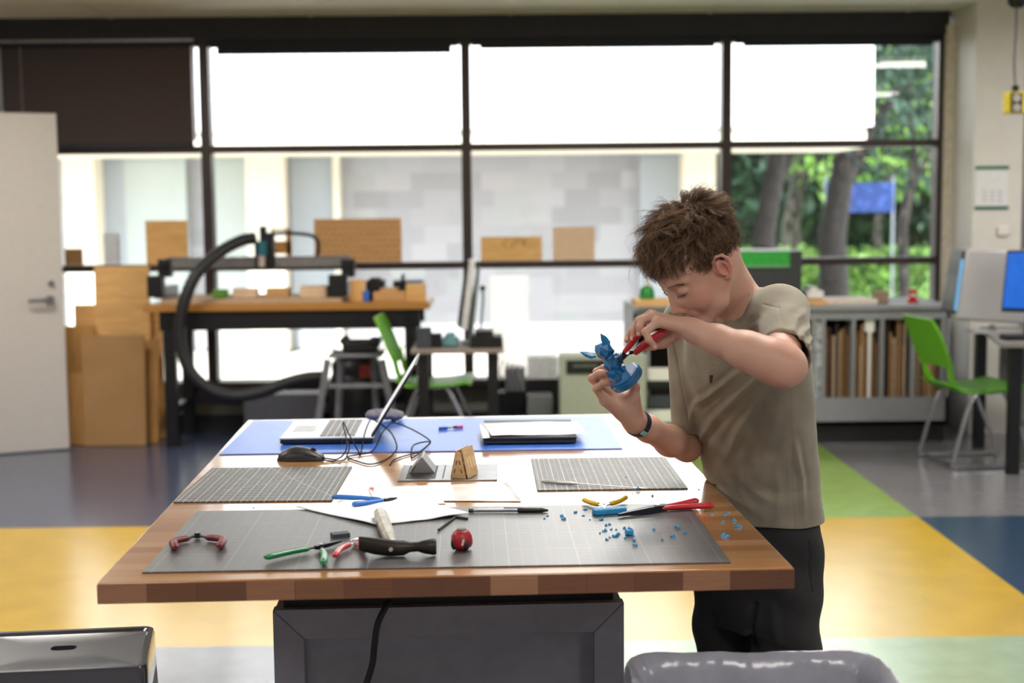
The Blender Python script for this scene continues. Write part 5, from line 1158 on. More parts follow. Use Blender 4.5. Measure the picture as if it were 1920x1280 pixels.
# stock and clutter on the bench
tan = mat('tan_board', 'd0a26c', .75, n=.05, scale=6, stretch=(1, 1, 12)); tan2 = mat('brown_board', 'a98256', .8, n=.04, scale=5); tan3 = mat('pale_board', 'e3c4a6', .8, n=.03); ora = mat('orange_pine_board', 'e4b472', .6, n=.07, scale=5, stretch=(1, 1, 8)); orad = mat('pine_board_dark', 'b8864a', .7, n=.08, scale=6, stretch=(8, 1, 1))
def item(name, label, cat, mat_, rects, Y, dep, group=None, zbase=None, bevel=.003, kind=None):
    m = MB()
    for r in rects: bxp(m, *r, Y, dep)
    if zbase is not None:
        zmin = min(p[2] for p in m.v); m.v = [(x, y, zbase+.0005 if z < zmin+.012 else z) for x, y, z in m.v]
    o = obj(name, m, mat_, bevel=bevel); c = Vector((sum(p[0] for p in m.v)/len(m.v), Y+dep/2, min(p[2] for p in m.v))); o.data.transform(Matrix.Translation(-c)); o.location = c
    return tag(o, label, cat, group)
item('wood_offcut', 'low tan offcut on the router bed below the spindle', 'wood offcut', tan3, [(436, 480, 541, 549)], 8.9, .12, zbase=BZ+.028)
item('wood_offcut', 'tan offcut on the router bed right of the spindle', 'wood offcut', tan, [(498, 540, 540, 549)], 8.95, .12, zbase=BZ+.028)
item('green_scrap', 'green scrap on the router bed behind the hose', 'scrap', mat('green_plastic_scrap', '6aa03c', .7), [(398, 424, 543, 550)], 8.9, .08, zbase=BZ+.028)
item('wood_offcut', 'grey block on the router bed beside the right end block', 'wood offcut', tan3, [(562, 612, 536, 549)], 8.86, .14, zbase=BZ+.028)
item('plywood_piece', 'leaning tan plywood piece right of the router end block', 'plywood piece', ora, [(656, 684, 524, 557)], 8.86, .03, zbase=BZ)
item('tool_box', 'small black tool box on the maple bench', 'tool box', blkm, [(686, 720, 526, 550), (692, 712, 522, 527)], 8.95, .16, zbase=BZ)
item('marker_set', 'blue scraps in front of the small black tool box', 'scrap', bluemat, [(680, 692, 545, 556)], 8.85, .05, zbase=BZ)
item('tool_tray', 'dark tray of tools at the right end of the maple bench', 'tray', blkm, [(737, 792, 527, 546), (752, 756, 515, 528)], 9.05, .2, zbase=BZ)
item('wood_box', 'small orange wooden box at the right end of the maple bench', 'wooden box', ora, [(761, 797, 533, 557)], 8.84, .12, zbase=BZ)
item('wood_offcut', 'flat tan offcuts piled between the tool box and the wooden box', 'wood offcut', tan, [(700, 760, 547, 557), (712, 745, 541, 548)], 8.85, .15, zbase=BZ)
# ---- boards standing on the window ledge (transom)
zt = 1.132
def ledge(rect, label, mt, extra=None):
    o = item('plywood_board', label, 'plywood board', mt, [rect], WY-.052, .012, 'boards standing on the window transom', zbase=zt, bevel=0); return o
ledge((122, 154, 466, 497), 'small brown board on the transom beside the white door', tan2)
ledge((275, 349, 413, 497), 'square tan board with a scalloped right edge on the transom', ora)
m = MB(); 
for k in range(10): q = atl(350, 418+k*7.6, WY-.052); m.cyl((q.x, WY-.052, q.z), (q.x, WY-.04, q.z), .009, n=8)
ch_ = [o for o in COL.objects if o.get('label', '').startswith('square tan board')][0]; obj('scalloped_edge', m, ora, ch_, world=True)
o_ = thing('picture_frame', 'small orange wooden frame on the transom behind the router', 'frame', (atl(527, 490, WY-.05).x, WY-.05, zt)); m = MB(); [bxp(m, *r, WY-.05, .012) for r in ((509, 546, 428, 432), (538, 546, 430, 488), (509, 513, 430, 470), (480, 545, 452, 476))]; obj('frame', m, orad, o_, world=True)
br = ledge((590, 752, 409, 494), 'wide brown laser cut panel of curved slots on the transom', tan)
ledge((902, 1016, 443, 494), 'low orange pine board with a burnt drawing on the transom', ora)
m = MB(); rg = random.Random(8); 
for k in range(16): a_ = atl(945+rg.uniform(-5, 40), 449+rg.uniform(0, 16), WY-.0535); m.box(tuple(a_), (.004, .001, .03), (0, rg.uniform(-.6, .6), 0))
orb = [o for o in COL.objects if o.get('label', '').startswith('low orange pine')][0]; obj('burnt_drawing', m, mat('burnt_line', '8e5a28', .8), orb, world=True)
ledge((1037, 1115, 425, 494), 'pale square board at the right on the transom', tan3)
m = MB()
for r in range(7):
    for c in range(12): a_ = atl(598+c*13+(6 if r % 2 else 0), 417+r*11, WY-.0535); m.box(tuple(a_), (.03, .001, .0035), (0, .35 if r % 2 else -.35, 0))
obj('cut_slot_pattern', m, mat('cut_slot_brown', '8c6238', .8), br, world=True)  # the cut slot pattern as thin brown bars on the panel
item('paper_cup', 'clear plastic cup on the transom near the white door', 'cup', mat('clear_cup', 'dfe3ea', .2, trans=.4), [(196, 221, 436, 491)], WY-.085, .05, zbase=zt)
# ---- sheets leaning at the left
def lean(label, rect, Y, mt, tilt=.10, th=.018, base=0):
    a, b = atl(rect[0], rect[3], Y), atl(rect[1], rect[2], Y+.0); z1 = b.z
    m = MB(); H_ = (z1-base)/math.cos(tilt); m.box((0, 0, H_/2), (b.x-a.x, th, H_)); o = obj('plywood_sheet', m, mt, bevel=.001)
    o.location = ((a.x+b.x)/2, Y, base+.003); o.rotation_euler = (-tilt, 0, 0); return tag(o, label, 'plywood sheet', 'sheets leaning by the white door')
lean('tall orange plywood sheet standing behind the darker brown one', (185, 276, 500, 835), 9.02, ora, .05)
lean('wide brown hardboard sheet leaning at the front of the stack', (158, 268, 630, 836), 8.84, tan2, .06)
lean('narrow orange sheet at the left of the stack beside the door', (147, 182, 572, 836), 9.10, ora, .04)
lean('short brown sheet half hidden by the white door', (128, 176, 612, 836), 8.96, orad, .04)
lean('brown strip of wood lowest and leftmost in the stack', (133, 160, 700, 836), 8.89, orad, .03)
lean('dark narrow board between the brown sheet and the bench leg', (262, 292, 640, 836), 8.93, orad, .10)
lean('long orange board rising behind the bench leg', (268, 302, 575, 836), 9.12, ora, .03)
# ---- step stool with a black case, vacuum behind
gst = mat('grey_stool_plastic', '7b7b83', .5)
ss = thing('step_stool', 'grey step stool with splayed legs standing below the maple bench', 'stool', (atl(668, 780, 8.35).x, 8.5, 0))
def slab3(mb, pts): return mb.hexa(pts)
sy = 8.35
m = MB(); a, b = atl(614, 672, sy), atl(716, 664, sy); m.bx(a.x, b.x, sy, sy+.3, a.z, b.z); obj('top', m, gst, ss, world=True, bevel=.02)
a2, b2 = atl(614, 672, sy), atl(716, 672, sy)
for x0, x1, y in ((614, 598, sy), (716, 738, sy), (640, 634, sy+.27), (700, 706, sy+.27)):
    t0 = atl(x0, 674, y); t1 = atl(x1, 780, y); d_ = (t1-t0); t1 = t0+d_*(t0.z/(-d_.z)); t1.z = .001; m = MB(); m.tube([t0, t1], .022, 8); obj('leg', m, gst, ss, world=True)
for yy in (724, 800): m = MB(); a, b = atl(606 if yy < 750 else 598, yy, sy), atl(727 if yy < 750 else 738, yy, sy); m.bx(a.x, b.x, sy, sy+.03, a.z-.012, a.z+.012); obj('step_rail', m, gst, ss, world=True)
cs = item('equipment_case', 'black bag lying on the grey step stool', 'bag', blkm, [(641, 707, 640, 662), (636, 650, 634, 646), (690, 712, 636, 650)], 8.42, .2, bevel=.012, zbase=atl(614, 664, sy).z)
vz = thing('shop_vacuum', 'dark shop vacuum with a red latch between the legs of the step stool', 'vacuum cleaner', (atl(668, 760, 8.78).x, 8.8, 0))
cx = atl(668, 700, 8.9); m = MB(); m.lathe([(.16, .02), (.18, .06), (.185, .38), (.16, .44)], Matrix.Translation((cx.x, 8.93, 0))); obj('tank', m, blkm, vz, world=True, smooth=50)
m = MB(); m.lathe([(.16, .44), (.165, .50), (.12, .56), (.04, .58)], Matrix.Translation((cx.x, 8.93, 0))); obj('lid', m, blkm, vz, world=True, smooth=50)
m = MB(); bxp(m, 674, 697, 685, 708, 8.74, .02); obj('latch', m, redg, vz, world=True)
# ---- green chairs
lime = mat('lime_green_seat', '5ea614', .45, n=.02); chrome = mat('chrome_leg', 'a9a9b2', .25, metal=.9)
def green_chair(label, M0, flip=1):
    """seat faces +x in its own frame; cantilever sled legs"""
    o = thingm('green_chair', label, 'chair', M0, 'lime green chairs')
    W_ = .23
    prof = [(.23, .455), (.20, .468), (.10, .452), (-.05, .440), (-.16, .446), (-.215, .48), (-.235, .54), (-.25, .60)]
    rings = [[(x, -W_, z), (x, W_, z), (x, W_, z-.014), (x, -W_, z-.014)] for x, z in prof[:6]]
    m = MB(); m.loft(rings); obj('seat', m, lime, o, bevel=.004, smooth=50)
    bp_ = [(-.215, .57, .20), (-.245, .64, .215), (-.275, .72, .22), (-.31, .80, .21), (-.335, .85, .19)]
    m = MB(); m.loft([[(x, -w_, z), (x-.012*0, w_, z), (x-.016, w_, z-.002), (x-.016, -w_, z-.002)] for x, z, w_ in bp_]); obj('backrest', m, lime, o, bevel=.004, smooth=50)
    for s in (-1, 1):
        m = MB(); m.tube(catmull([(-.16, s*.15, .44), (-.205, s*.16, .50), (-.225, s*.17, .58), (-.24, s*.17, .63)], 4), .016, 8); obj('back_support', m, lime, o)
        m = MB(); m.tube(catmull([(.14, s*.17, .44), (.02, s*.20, .43), (-.10, s*.21, .40), (-.21, s*.22, .05), (-.19, s*.22, .014), (-.10, s*.22, .012), (.22, s*.22, .012), (.26, s*.22, .03), (.10, s*.21, .40), (.05, s*.20, .43)], 6), .0125, 8); obj('leg', m, chrome, o)
    m = MB(); m.cyl((-.19, -.22, .014), (-.19, .22, .014), .0115); obj('foot_bar', m, chrome, o)
    return o
cg = green_chair('lime green chair with chrome sled legs in front of the right hand desk', Matrix.Translation((atl(1830, 720, 7.9).x, 7.95, 0)) @ Matrix.Rotation(.12, 4, 'Z'))
cg2 = dup(cg, Matrix.Translation((atl(815, 720, 8.3).x, 8.45, 0)) @ Matrix.Rotation(-.05, 4, 'Z'), 'lime green chair with a white rim at the small computer desk by the window')
# ---- small computer desk
dk_ = thing('computer_desk', 'small dark legged desk with a grey top by the window', 'desk', (atl(860, 660, 8.3).x, 8.3, 0))
a, b = atl(770, 658, 8.15), atl(945, 652, 8.15); dz = atl(860, 655, 8.15).z
m = MB().bx(a.x, b.x, 8.15, 8.75, dz-.025, dz); obj('desk_top', m, mat('taupe_desk_top', '8d8178', .5), dk_, world=True, bevel=.003)
for x in (783, 914):
    for y in (8.19, 8.68): p = atl(x, 700, 8.19); m = MB().bx(p.x, p.x+.065, y, y+.05, 0, dz-.025); obj('leg', m, darkst, dk_, world=True)
def on(name, label, cat, mt, rects, Y, dep, z, **k): return item(name, label, cat, mt, rects, Y, dep, zbase=z, **k)
on('pen_holder', 'dark square box standing at the left of the small desk', 'box', mat('slate_box', '3b4149', .6), [(781, 808, 615, 652)], 8.25, .1, dz)
on('cup', 'short dark cup beside the slate box on the small desk', 'cup', blkm, [(809, 828, 625, 652)], 8.27, .07, dz)
on('teal_cloth', 'teal cloth heap in the middle of the small desk', 'cloth', mat('teal_cloth', '6b9aa2', .8), [(828, 860, 634, 652), (834, 852, 626, 636)], 8.3, .15, dz, bevel=.012)
on('router_box', 'black box with ridges at the right of the small desk', 'electronics box', blkm, [(882, 942, 630, 651), (890, 925, 620, 631)], 8.22, .2, dz, bevel=.004)
# monitor on an arm, seen edge on
mn = thing('monitor', 'white and black monitor seen edge on above the small desk', 'monitor', (atl(885, 640, 8.5).x, 8.5, dz))
a = atl(878, 480, 8.45); m = MB(); m.hexa([atl(862, 615, 8.3), atl(876, 620, 8.3), atl(876, 620, 8.7), atl(862, 615, 8.7), atl(878, 486, 8.3), atl(892, 484, 8.3), atl(892, 484, 8.7), atl(878, 486, 8.7)]); obj('screen_back', m, mat('white_plastic_case', 'd9dadd', .4), mn, world=True, bevel=.006)
m = MB(); m.hexa([atl(857, 612, 8.28), atl(864, 614, 8.28), atl(864, 614, 8.7), atl(857, 612, 8.7), atl(873, 492, 8.28), atl(880, 488, 8.28), atl(880, 488, 8.7), atl(873, 492, 8.7)]); obj('screen', m, blkm, mn, world=True)
m = MB(); m.tube([atl(882, 648, 8.5), atl(884, 620, 8.5), atl(897, 500, 8.5)], [.022, .014, .012], 8); m.bx(atl(868, 650, 8.5).x, atl(900, 650, 8.5).x, 8.42, 8.6, dz+.001, dz+.012); obj('stand', m, mat('grey_green_arm', '6b7672', .5), mn, world=True)
m = MB(); m.tube([atl(905, 535, 8.55), atl(906, 560, 8.55), atl(902, 610, 8.55), atl(900, 648, 8.55)], .007, 6); m.ball(atl(905, 540, 8.55), .018); ob = obj('desk_microphone', m, blkm); tag(ob, 'thin black gooseneck lamp standing behind the edge on monitor', 'lamp')
# door panel / roll of material behind the desk
pw = mat('pale_panel', '8f8a85', .6, n=.03)
ob = item('white_panel', 'tall pale panel standing outside the glass behind the small desk', 'panel', pw, [(922, 990, 518, 700)], 13.2, .06, zbase=-.12)
# ---- grey cabinet machine in the middle
gcab = mat('grey_green_cabinet', 'a4a79b', .5, n=.02)
cb = thing('filing_cabinet', 'grey green machine cabinet with a black control strip behind the print', 'cabinet', (atl(1130, 780, 8.5).x, 8.6, 0))
m = MB(); a, b = atl(1050, 790, 8.4), atl(1212, 664, 8.4); m.bx(a.x, b.x, 8.4, 8.6, 0, b.z); obj('body', m, gcab, cb, world=True, bevel=.008)
m = MB(); bxp(m, 1062, 1150, 675, 701, 8.392, .01); obj('control_strip', m, blkm, cb, world=True)
m = MB(); bxp(m, 1075, 1120, 683, 688, 8.388, .006); obj('strip_marks', m, mat('dim_marks', '62645e', .6), cb, world=True)
# clutter left of cabinet
for (r, lab, mt) in (((990, 1046, 668, 712), 'white box below the window left of the grey cabinet', mat('white_plastic_case', 'd9dadd', .4)), ((948, 985, 690, 735), 'grey scroll saw base standing beside the small desk', mat('mid_grey', '77787c', .5)), ((988, 1036, 742, 780), 'low dark grey crate on the floor left of the cabinet', mat('mid_grey', '77787c', .5))):
    o = item('storage_box', lab, 'box', mt, [r], 8.85 if r[0] == 988 else 9.12, .2, bevel=.008); zmin = o.location.z
    if zmin > .05 and r[0] != 988:
        m = MB().bx(-.12, .12, -.1, .1, -zmin+.0, -.002); obj('pedestal', m, darkst, o)
    else:
        m = MB().bx(-.15, .15, -.1, .1, -zmin, -.002); obj('pedestal', m, darkst, o)
# low grey units under the bench
item('storage_unit', 'low grey storage unit on the floor under the maple bench', 'storage unit', mat('mid_dark_grey', '55565e', .6), [(458, 600, 738, 800)], 9.0, .2, zbase=0, bevel=.006)
# ---- laser cutter with green lid, on the cabinets right of the head
lasx0, lasx1 = atl(1195, 575, 8.95).x, atl(1505, 575, 8.95).x
cab = thing('shelf_cabinet', 'long grey cabinet with upright slots full of boards below the right window', 'cabinet', (atl(1500, 800, 8.55).x, 8.7, 0))
CY0, CY1 = 8.62, 9.30; ctz = atl(1640, 572, CY0).z; cx0, cx1 = atl(1188, 575, CY0).x, atl(1782, 575, CY0).x
lg = mat('light_grey_laminate', '8e8f95', .5, n=.02)
m = MB().bx(cx0, cx1, CY0-.02, CY1, ctz-.03, ctz); obj('counter_top', m, lg, cab, world=True, bevel=.003)
kz = atl(1640, 795, CY0).z; sz0 = atl(1640, 745, CY0).z; sz1 = atl(1640, 598, CY0).z
m = MB(); m.bx(cx0+.01, cx1-.01, CY0+.04, CY1-.02, 0, kz-.01); obj('kick_base', m, mat('black_rubber_base', '17171a', .6), cab, world=True)
def X_(px): return atl(px, 680, CY0).x
m = MB(); m.bx(cx0, cx1, CY0, CY1, kz, kz+.02); m.bx(cx0, cx1, CY0, CY0+.02, kz, sz0); m.bx(cx0, cx1, CY0, CY0+.02, sz1, ctz-.03); m.bx(cx0, cx1, CY1-.02, CY1, kz, ctz-.03); m.bx(cx0, cx0+.02, CY0, CY1, kz, ctz-.03); m.bx(cx1-.02, cx1, CY0, CY1, kz, ctz-.03)
obj('carcass', m, lg, cab, world=True)
for p in (1215, 1525, 1544, 1600, 1654, 1712, 1768): m = MB().bx(X_(p)-.010, X_(p)+.010, CY0-.002, CY1-.03, kz+.02, ctz-.03); obj('divider', m, lg, cab, world=True)
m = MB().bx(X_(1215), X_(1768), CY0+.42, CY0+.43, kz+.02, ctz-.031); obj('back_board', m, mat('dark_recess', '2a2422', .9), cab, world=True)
rg = random.Random(12); cols = ['9a744f', '7d5a3c', '54392a', 'b58d62', '3c2a24', '8b6a4d', 'c9b299', '5a4436', '30202a', '6b4f3c']
proto = None
for a_, b_ in ((1548, 1597), (1604, 1651), (1658, 1709), (1716, 1765)):
    x = X_(a_)+.008
    k = 0; BD_ = []
    while x < X_(b_)-.014:
        t_ = rg.uniform(.006, .014); h_ = (sz1-sz0)*rg.uniform(.62, .97); c_ = rg.choice(cols)
        m = MB().bx(-t_/2, t_/2, 0, .38, 0, h_+(sz0-kz)-.0); ob = obj('board', m, mat('board_'+c_, c_, .8, n=.12, scale=6, stretch=(1, 1, 10))); ob.location = (x+t_/2, CY0+.03+rg.uniform(0, .02), kz+.021)
        names_ = {1548: 'first', 1604: 'second', 1658: 'third', 1716: 'fourth'}[a_]
        BD_.append((ob, c_, names_)); x += t_+rg.uniform(.002, .005); k += 1
    cn_ = dict(zip(cols, ['tan', 'mid brown', 'dark brown', 'light tan', 'blackish brown', 'dull brown', 'cream', 'grey brown', 'plum brown', 'brown']))
    for q_, (ob, c_, nm_) in enumerate(BD_): tag(ob, cn_[c_]+' upright board, '+nth(q_, len(BD_))+' in the '+nm_+' slot of the grey cabinet', 'board', 'boards filed in the '+nm_+' cabinet slot')
for q, lab in (((1622, 1640, 596, 622), 'white card poking up in the second cabinet slot'),):
    ob = item('card', lab, 'card', wht, [q], CY0+.025, .003, bevel=0)
    ob.data.transform(Matrix.Identity(4)); m = MB().bx(-.01, .01, 0, .003, -(ob.location.z-kz-.022), 0); obj('stem', m, wht, ob)
# wrapped bundle left of the slots
m = MB(); rgn = random.Random(4); x0_, x1_ = X_(1528)+.002, X_(1541)-.002
S_ = MB(); S_.bx(X_(1527), X_(1542), CY0+.02, CY0+.2, kz+.021, sz1-.01); ob = obj('foil_bundle', S_, mat('crumpled_film', 'b9bcc4', .25, n=.4, scale=25, bump=1, bscale=40)); tag(ob, 'crumpled silvery film bundle in the narrow bay next to the boy', 'bundle')
# things on the counter
ls = thing('laser_cutter', 'dark laser cutter with a bright green lid edge behind the boy\'s neck', 'machine', (atl(1440, 560, 8.7).x, 8.9, ctz))
LY = 8.68; lm = mat('charcoal_case', '37383c', .5)
a, b = atl(1388, 572, LY), atl(1504, 470, LY); lz1 = b.z
m = MB(); m.bx(a.x-.35, b.x, LY, 9.22, ctz, lz1); obj('case', m, lm, ls, world=True, bevel=.008)
m = MB(); c0 = atl(1388, 497, LY-.012); c1 = atl(1481, 471, LY-.012); m.bx(c0.x-.30, c1.x, LY-.012, LY+.004, c0.z, c1.z+.0); obj('green_lid_edge', m, mat('bright_green_panel', '2ea43c', .4), ls, world=True)
m = MB(); c2 = atl(1388, 502, LY-.014); m.bx(c0.x-.30, c1.x, LY-.013, LY+.002, c2.z, c0.z-.0005); obj('lid_strip', m, mat('pale_green_strip', '6fa878', .4), ls, world=True)
w1 = item('router_tray', 'orange wooden tray at the near end of the counter left of the boy\'s face', 'tray', ora, [(1192, 1262, 562, 573)], 8.66, .3, zbase=ctz, bevel=.003)
g1 = thing('green_bottle', 'green glue bottle standing on the wooden tray', 'bottle', (atl(1213, 560, 8.8).x, 8.8, w1.location.z+(atl(1213, 562, 8.66).z-atl(1213, 573, 8.66).z)))
gz0 = g1.location.z; m = MB(); m.lathe([(.045, .001), (.048, .01), (.046, .06), (.03, .085), (.018, .09)]); obj('body', m, mat('green_bottle_plastic', '1f8a3c', .35), g1, smooth=50)
m = MB(); m.lathe([(.018, .09), (.018, .115), (.008, .13)]); obj('cap', m, wht, g1)
item('wood_tray', 'orange board on the counter at the boy\'s shoulder', 'wood offcut', ora, [(1506, 1552, 563, 570)], 8.68, .25, zbase=ctz)
item('paper_pile', 'white paper pile with ragged top at the boy\'s shoulder', 'paper', paper, [(1512, 1545, 545, 563), (1520, 1532, 538, 548)], 8.75, .2, zbase=atl(1530, 563, 8.68).z+.004, bevel=.006)
item('paper_pile', 'long low pile of pale sheets on the grey counter', 'paper', mat('cream_sheets', 'dfd2c3', .8), [(1548, 1646, 561, 571)], 8.70, .3, zbase=ctz, bevel=.002)
item('cardboard_box', 'small brown cardboard box on the grey counter', 'box', mat('cardboard', '8f7a66', .8), [(1643, 1667, 546, 571)], 8.75, .1, zbase=ctz, bevel=.002)
ob = thing('red_tape_holder', 'small red clamp on the grey counter near the window corner', 'clamp', (atl(1710, 570, 8.8).x, 8.8, ctz))
m = MB(); m.prism([(-.038, 0), (.038, 0), (.022, .03), (.022, .07), (.030, .085), (-.028, .085), (-.014, .05), (-.024, .03)], -.02, .02, Matrix.Rotation(PI/2, 4, 'X')); obj('body', m, redg, ob, bevel=.003)
m = MB(); m.cyl((0, -.024, .05), (0, .024, .05), .010); obj('knob', m, wht, ob)
item('grey_rail', 'grey metal box between the orange tray and the cabinet below the boy\'s hand', 'box', mat('mid_grey', '77787c', .5), [(1196, 1256, 574, 582)], 8.58, .03, zbase=None)
# shelf unit left of boy torso (paper trays)
for k, (y0_, y1_, mt, lab) in enumerate(((624, 640, wht, 'top white tray between the cabinet and the boy'), (690, 714, wht, 'white tray below the black one between the cabinet and the boy'), (714, 728, blkm, 'black strip tray between the cabinet and the boy'), (742, 765, mat('slate_box', '3b4149', .6), 'slate blue box low between the cabinet and the boy'), (768, 792, wht, 'lowest white box between the cabinet and the boy'))):
    o = item('paper_tray', lab, 'tray', mt, [(1214, 1290, y0_, y1_)], 8.56, .05, bevel=.004)
# ---- right hand desk with the computers
rd = thing('computer_desk', 'desk with a grey top and black legs at the right edge of the picture', 'desk', (atl(1860, 640, 7.7).x, 7.7, 0))
rz = atl(1890, 640, 7.55).z
m = MB(); m.add([(atl(1838, 612, 8.5).x, 8.5, z) for z in (rz-.03, rz)]+[(atl(1875, 650, 7.5).x, 7.5, z) for z in (rz-.03, rz)]+[(4.4, 7.5, z) for z in (rz-.03, rz)]+[(4.4, 8.5, z) for z in (rz-.03, rz)], [(0, 1, 3, 2), (2, 3, 5, 4), (4, 5, 7, 6), (6, 7, 1, 0), (1, 7, 5, 3), (0, 2, 4, 6)]); obj('desk_top', m, mat('grey_desk_top', '8c8988', .45), rd, world=True, bevel=.003)
for x, y in ((atl(1896, 700, 7.55).x, 7.55), (atl(1795, 720, 8.45).x+.10, 8.4), (4.2, 7.55), (4.2, 8.4)): m = MB().bx(x, x+.06, y, y+.06, 0, rz-.03); obj('leg', m, darkst, rd, world=True)
m = MB(); m.box((3.68, 8.46, rz-.2), (1.2, .02, .3)); obj('modesty_panel', m, mat('mid_grey', '77787c', .5), rd, world=True)
# all in one computers
ic = mat('silver_computer_back', 'b9b7bb', .35, metal=.2, n=.01); bs_ = mat('blue_screen', '1c62cc', .25, emit=.45)
im = thing('all_in_one_computer', 'large silver all in one computer turned towards the window on the right desk', 'computer', (atl(1850, 600, 8.2).x, 8.2, rz))
P_ = [atl(1790, 600, 8.05), atl(1884, 612, 8.0), atl(1884, 470, 8.0), atl(1812, 466, 8.05)]
m = MB(); n3 = Vector((-.06, .05, 0)); m.hexa([tuple(P_[0]), tuple(P_[1]+Vector((.25, 0, 0))), tuple(P_[1]+Vector((.25, .05, 0))), tuple(P_[0]+Vector((0, .04, 0))), tuple(P_[3]), tuple(P_[2]+Vector((.25, 0, 0))), tuple(P_[2]+Vector((.25, .05, 0))), tuple(P_[3]+Vector((0, .04, 0)))]); obj('case', m, ic, im, world=True, bevel=.02, seg=4)
m = MB(); e0, e1 = atl(1785, 588, 8.06), atl(1806, 470, 8.06); m.hexa([tuple(e0), tuple(e0+Vector((.02, 0, 0))), tuple(e0+Vector((.05, .3, 0))), tuple(e0+Vector((.03, .3, 0))), tuple(e1), tuple(e1+Vector((.02, 0, 0))), tuple(e1+Vector((.05, .3, 0))), tuple(e1+Vector((.03, .3, 0)))]); obj('screen_edge', m, blkm, im, world=True)
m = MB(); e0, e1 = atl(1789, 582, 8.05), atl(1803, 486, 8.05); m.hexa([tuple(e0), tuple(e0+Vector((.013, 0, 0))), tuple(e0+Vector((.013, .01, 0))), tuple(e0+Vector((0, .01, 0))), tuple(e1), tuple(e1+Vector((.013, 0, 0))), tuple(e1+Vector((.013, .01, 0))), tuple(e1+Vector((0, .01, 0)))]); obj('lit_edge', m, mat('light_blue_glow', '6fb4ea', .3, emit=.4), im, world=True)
m = MB(); f0 = atl(1850, 622, 8.05); m.tube([f0+Vector((.05, .05, .02)), (f0.x+.05, 8.12, rz+.012)], .025, 8); m.bx(f0.x-.08, f0.x+.2, 8.02, 8.2, rz+.001, rz+.012); obj('foot', m, ic, im, world=True)
i2 = thing('all_in_one_computer', 'monitor with a bright blue screen cut off by the right edge', 'computer', (atl(1930, 600, 7.75).x, 7.8, rz))
m = MB(); m.hexa([tuple(atl(1877, 584, 7.72)), tuple(atl(1990, 588, 7.6)), tuple(atl(1990, 588, 7.63)), tuple(atl(1877, 584, 7.75)), tuple(atl(1888, 470, 7.72)), tuple(atl(1990, 466, 7.6)), tuple(atl(1990, 466, 7.63)), tuple(atl(1888, 470, 7.75))]); obj('case', m, blkm, i2, world=True, bevel=.004)
m = MB(); m.hexa([tuple(atl(1880, 577, 7.705)), tuple(atl(1988, 581, 7.59)), tuple(atl(1988, 581, 7.60)), tuple(atl(1880, 577, 7.715)), tuple(atl(1890, 474, 7.705)), tuple(atl(1988, 470, 7.59)), tuple(atl(1988, 470, 7.60)), tuple(atl(1890, 474, 7.715))]); obj('screen', m, bs_, i2, world=True)
q = atl(1930, 600, 7.72); m = MB(); m.tube([q+Vector((.02, .06, .03)), (q.x+.02, 7.8, rz+.01)], .02, 8); m.bx(q.x-.1, q.x+.15, 7.68, 7.88, rz+.001, rz+.012); obj('foot', m, blkm, i2, world=True)
item('keyboard', 'dark keyboard on the right hand desk', 'keyboard', blkm, [(1886, 1960, 628, 634)], 7.58, .1, zbase=rz, bevel=.003)
item('wall_socket', 'white wall socket plate low behind the right green chair', 'socket', wht, [(1818, 1838, 748, 776)], 8.915, .014, bevel=.002)
# ---- on the pier: poster, switch; from the ceiling: cord reel socket
pp = thing('notice', 'white notice with a green bar at its top and bottom on the pier', 'poster', atl(1860, 392, 8.925))
m = MB(); bxp(m, 1829, 1891, 312, 392, 8.924, .004); obj('sheet', m, paper, pp, world=True)
for r_ in ((1829, 1892, 311, 318), (1828, 1891, 386, 393)): m = MB(); bxp(m, *r_, 8.921, .003); obj('green_bar', m, mat('dark_green_print', '1c6a4c', .5), pp, world=True)
m = MB()
for k, c in enumerate((1842, 1856, 1870)): [bxp(m, c, c+9, 357+j*6, 359+j*6, 8.922, .002) for j in range(4)]
obj('grey_text', m, mat('pale_grey_print', 'b9b9c2', .6), pp, world=True)
item('light_switch', 'small white box with a shaded underside low on the pier', 'switch', wht, [(1872, 1893, 424, 441)], 8.90, .03, bevel=.003)
rl = thing('power_drop', 'yellow socket block hanging on a cord from the ceiling in the right corner', 'socket', (atl(1903, 20, 7.6).x, 7.6, CEIL-.001))
ym = mat('yellow_socket_box', 'd9c22a', .5)
m = MB(); a = atl(1896, 172, 7.6); b = atl(1936, 212, 7.6); m.bx(a.x, b.x, 7.6, 7.66, b.z, a.z); m.bx(a.x-.03, a.x, 7.605, 7.655, b.z, a.z); obj('socket_box', m, ym, rl, world=True, bevel=.003)
m = MB(); bxp(m, 1897, 1918, 174, 211, 7.594, .008); obj('socket_face', m, blkm, rl, world=True)
for yy in (183, 202): m = MB(); q = atl(1907, yy, 7.59); m.cyl(q, q+Vector((0, .01, 0)), .022, n=18); obj('outlet', m, mat('outlet_grey', '9a9490', .6), rl, world=True)
m = MB(); m.cyl(atl(1904, 172, 7.63), atl(1904, 160, 7.63), .02, n=12); obj('strain_relief', m, blkm, rl, world=True)
m = MB(); m.tube(catmull([atl(1904, 162, 7.63), atl(1902, 120, 7.63), atl(1905, 60, 7.63), atl(1906, 10, 7.63), Vector((atl(1906, 10, 7.63).x, 7.63, CEIL))], 4), .006, 8); obj('cord', m, mat('grey_cord', '55555a', .5), rl, world=True)
q = atl(1906, 4, 7.63); m = MB(); m.lathe([(.06, CEIL), (.07, CEIL-.05), (.05, q.z-.01), (.03, q.z-.03)][::-1], Matrix.Translation((q.x, 7.63, 0))); obj('ceiling_reel', m, blkm, rl, world=True)
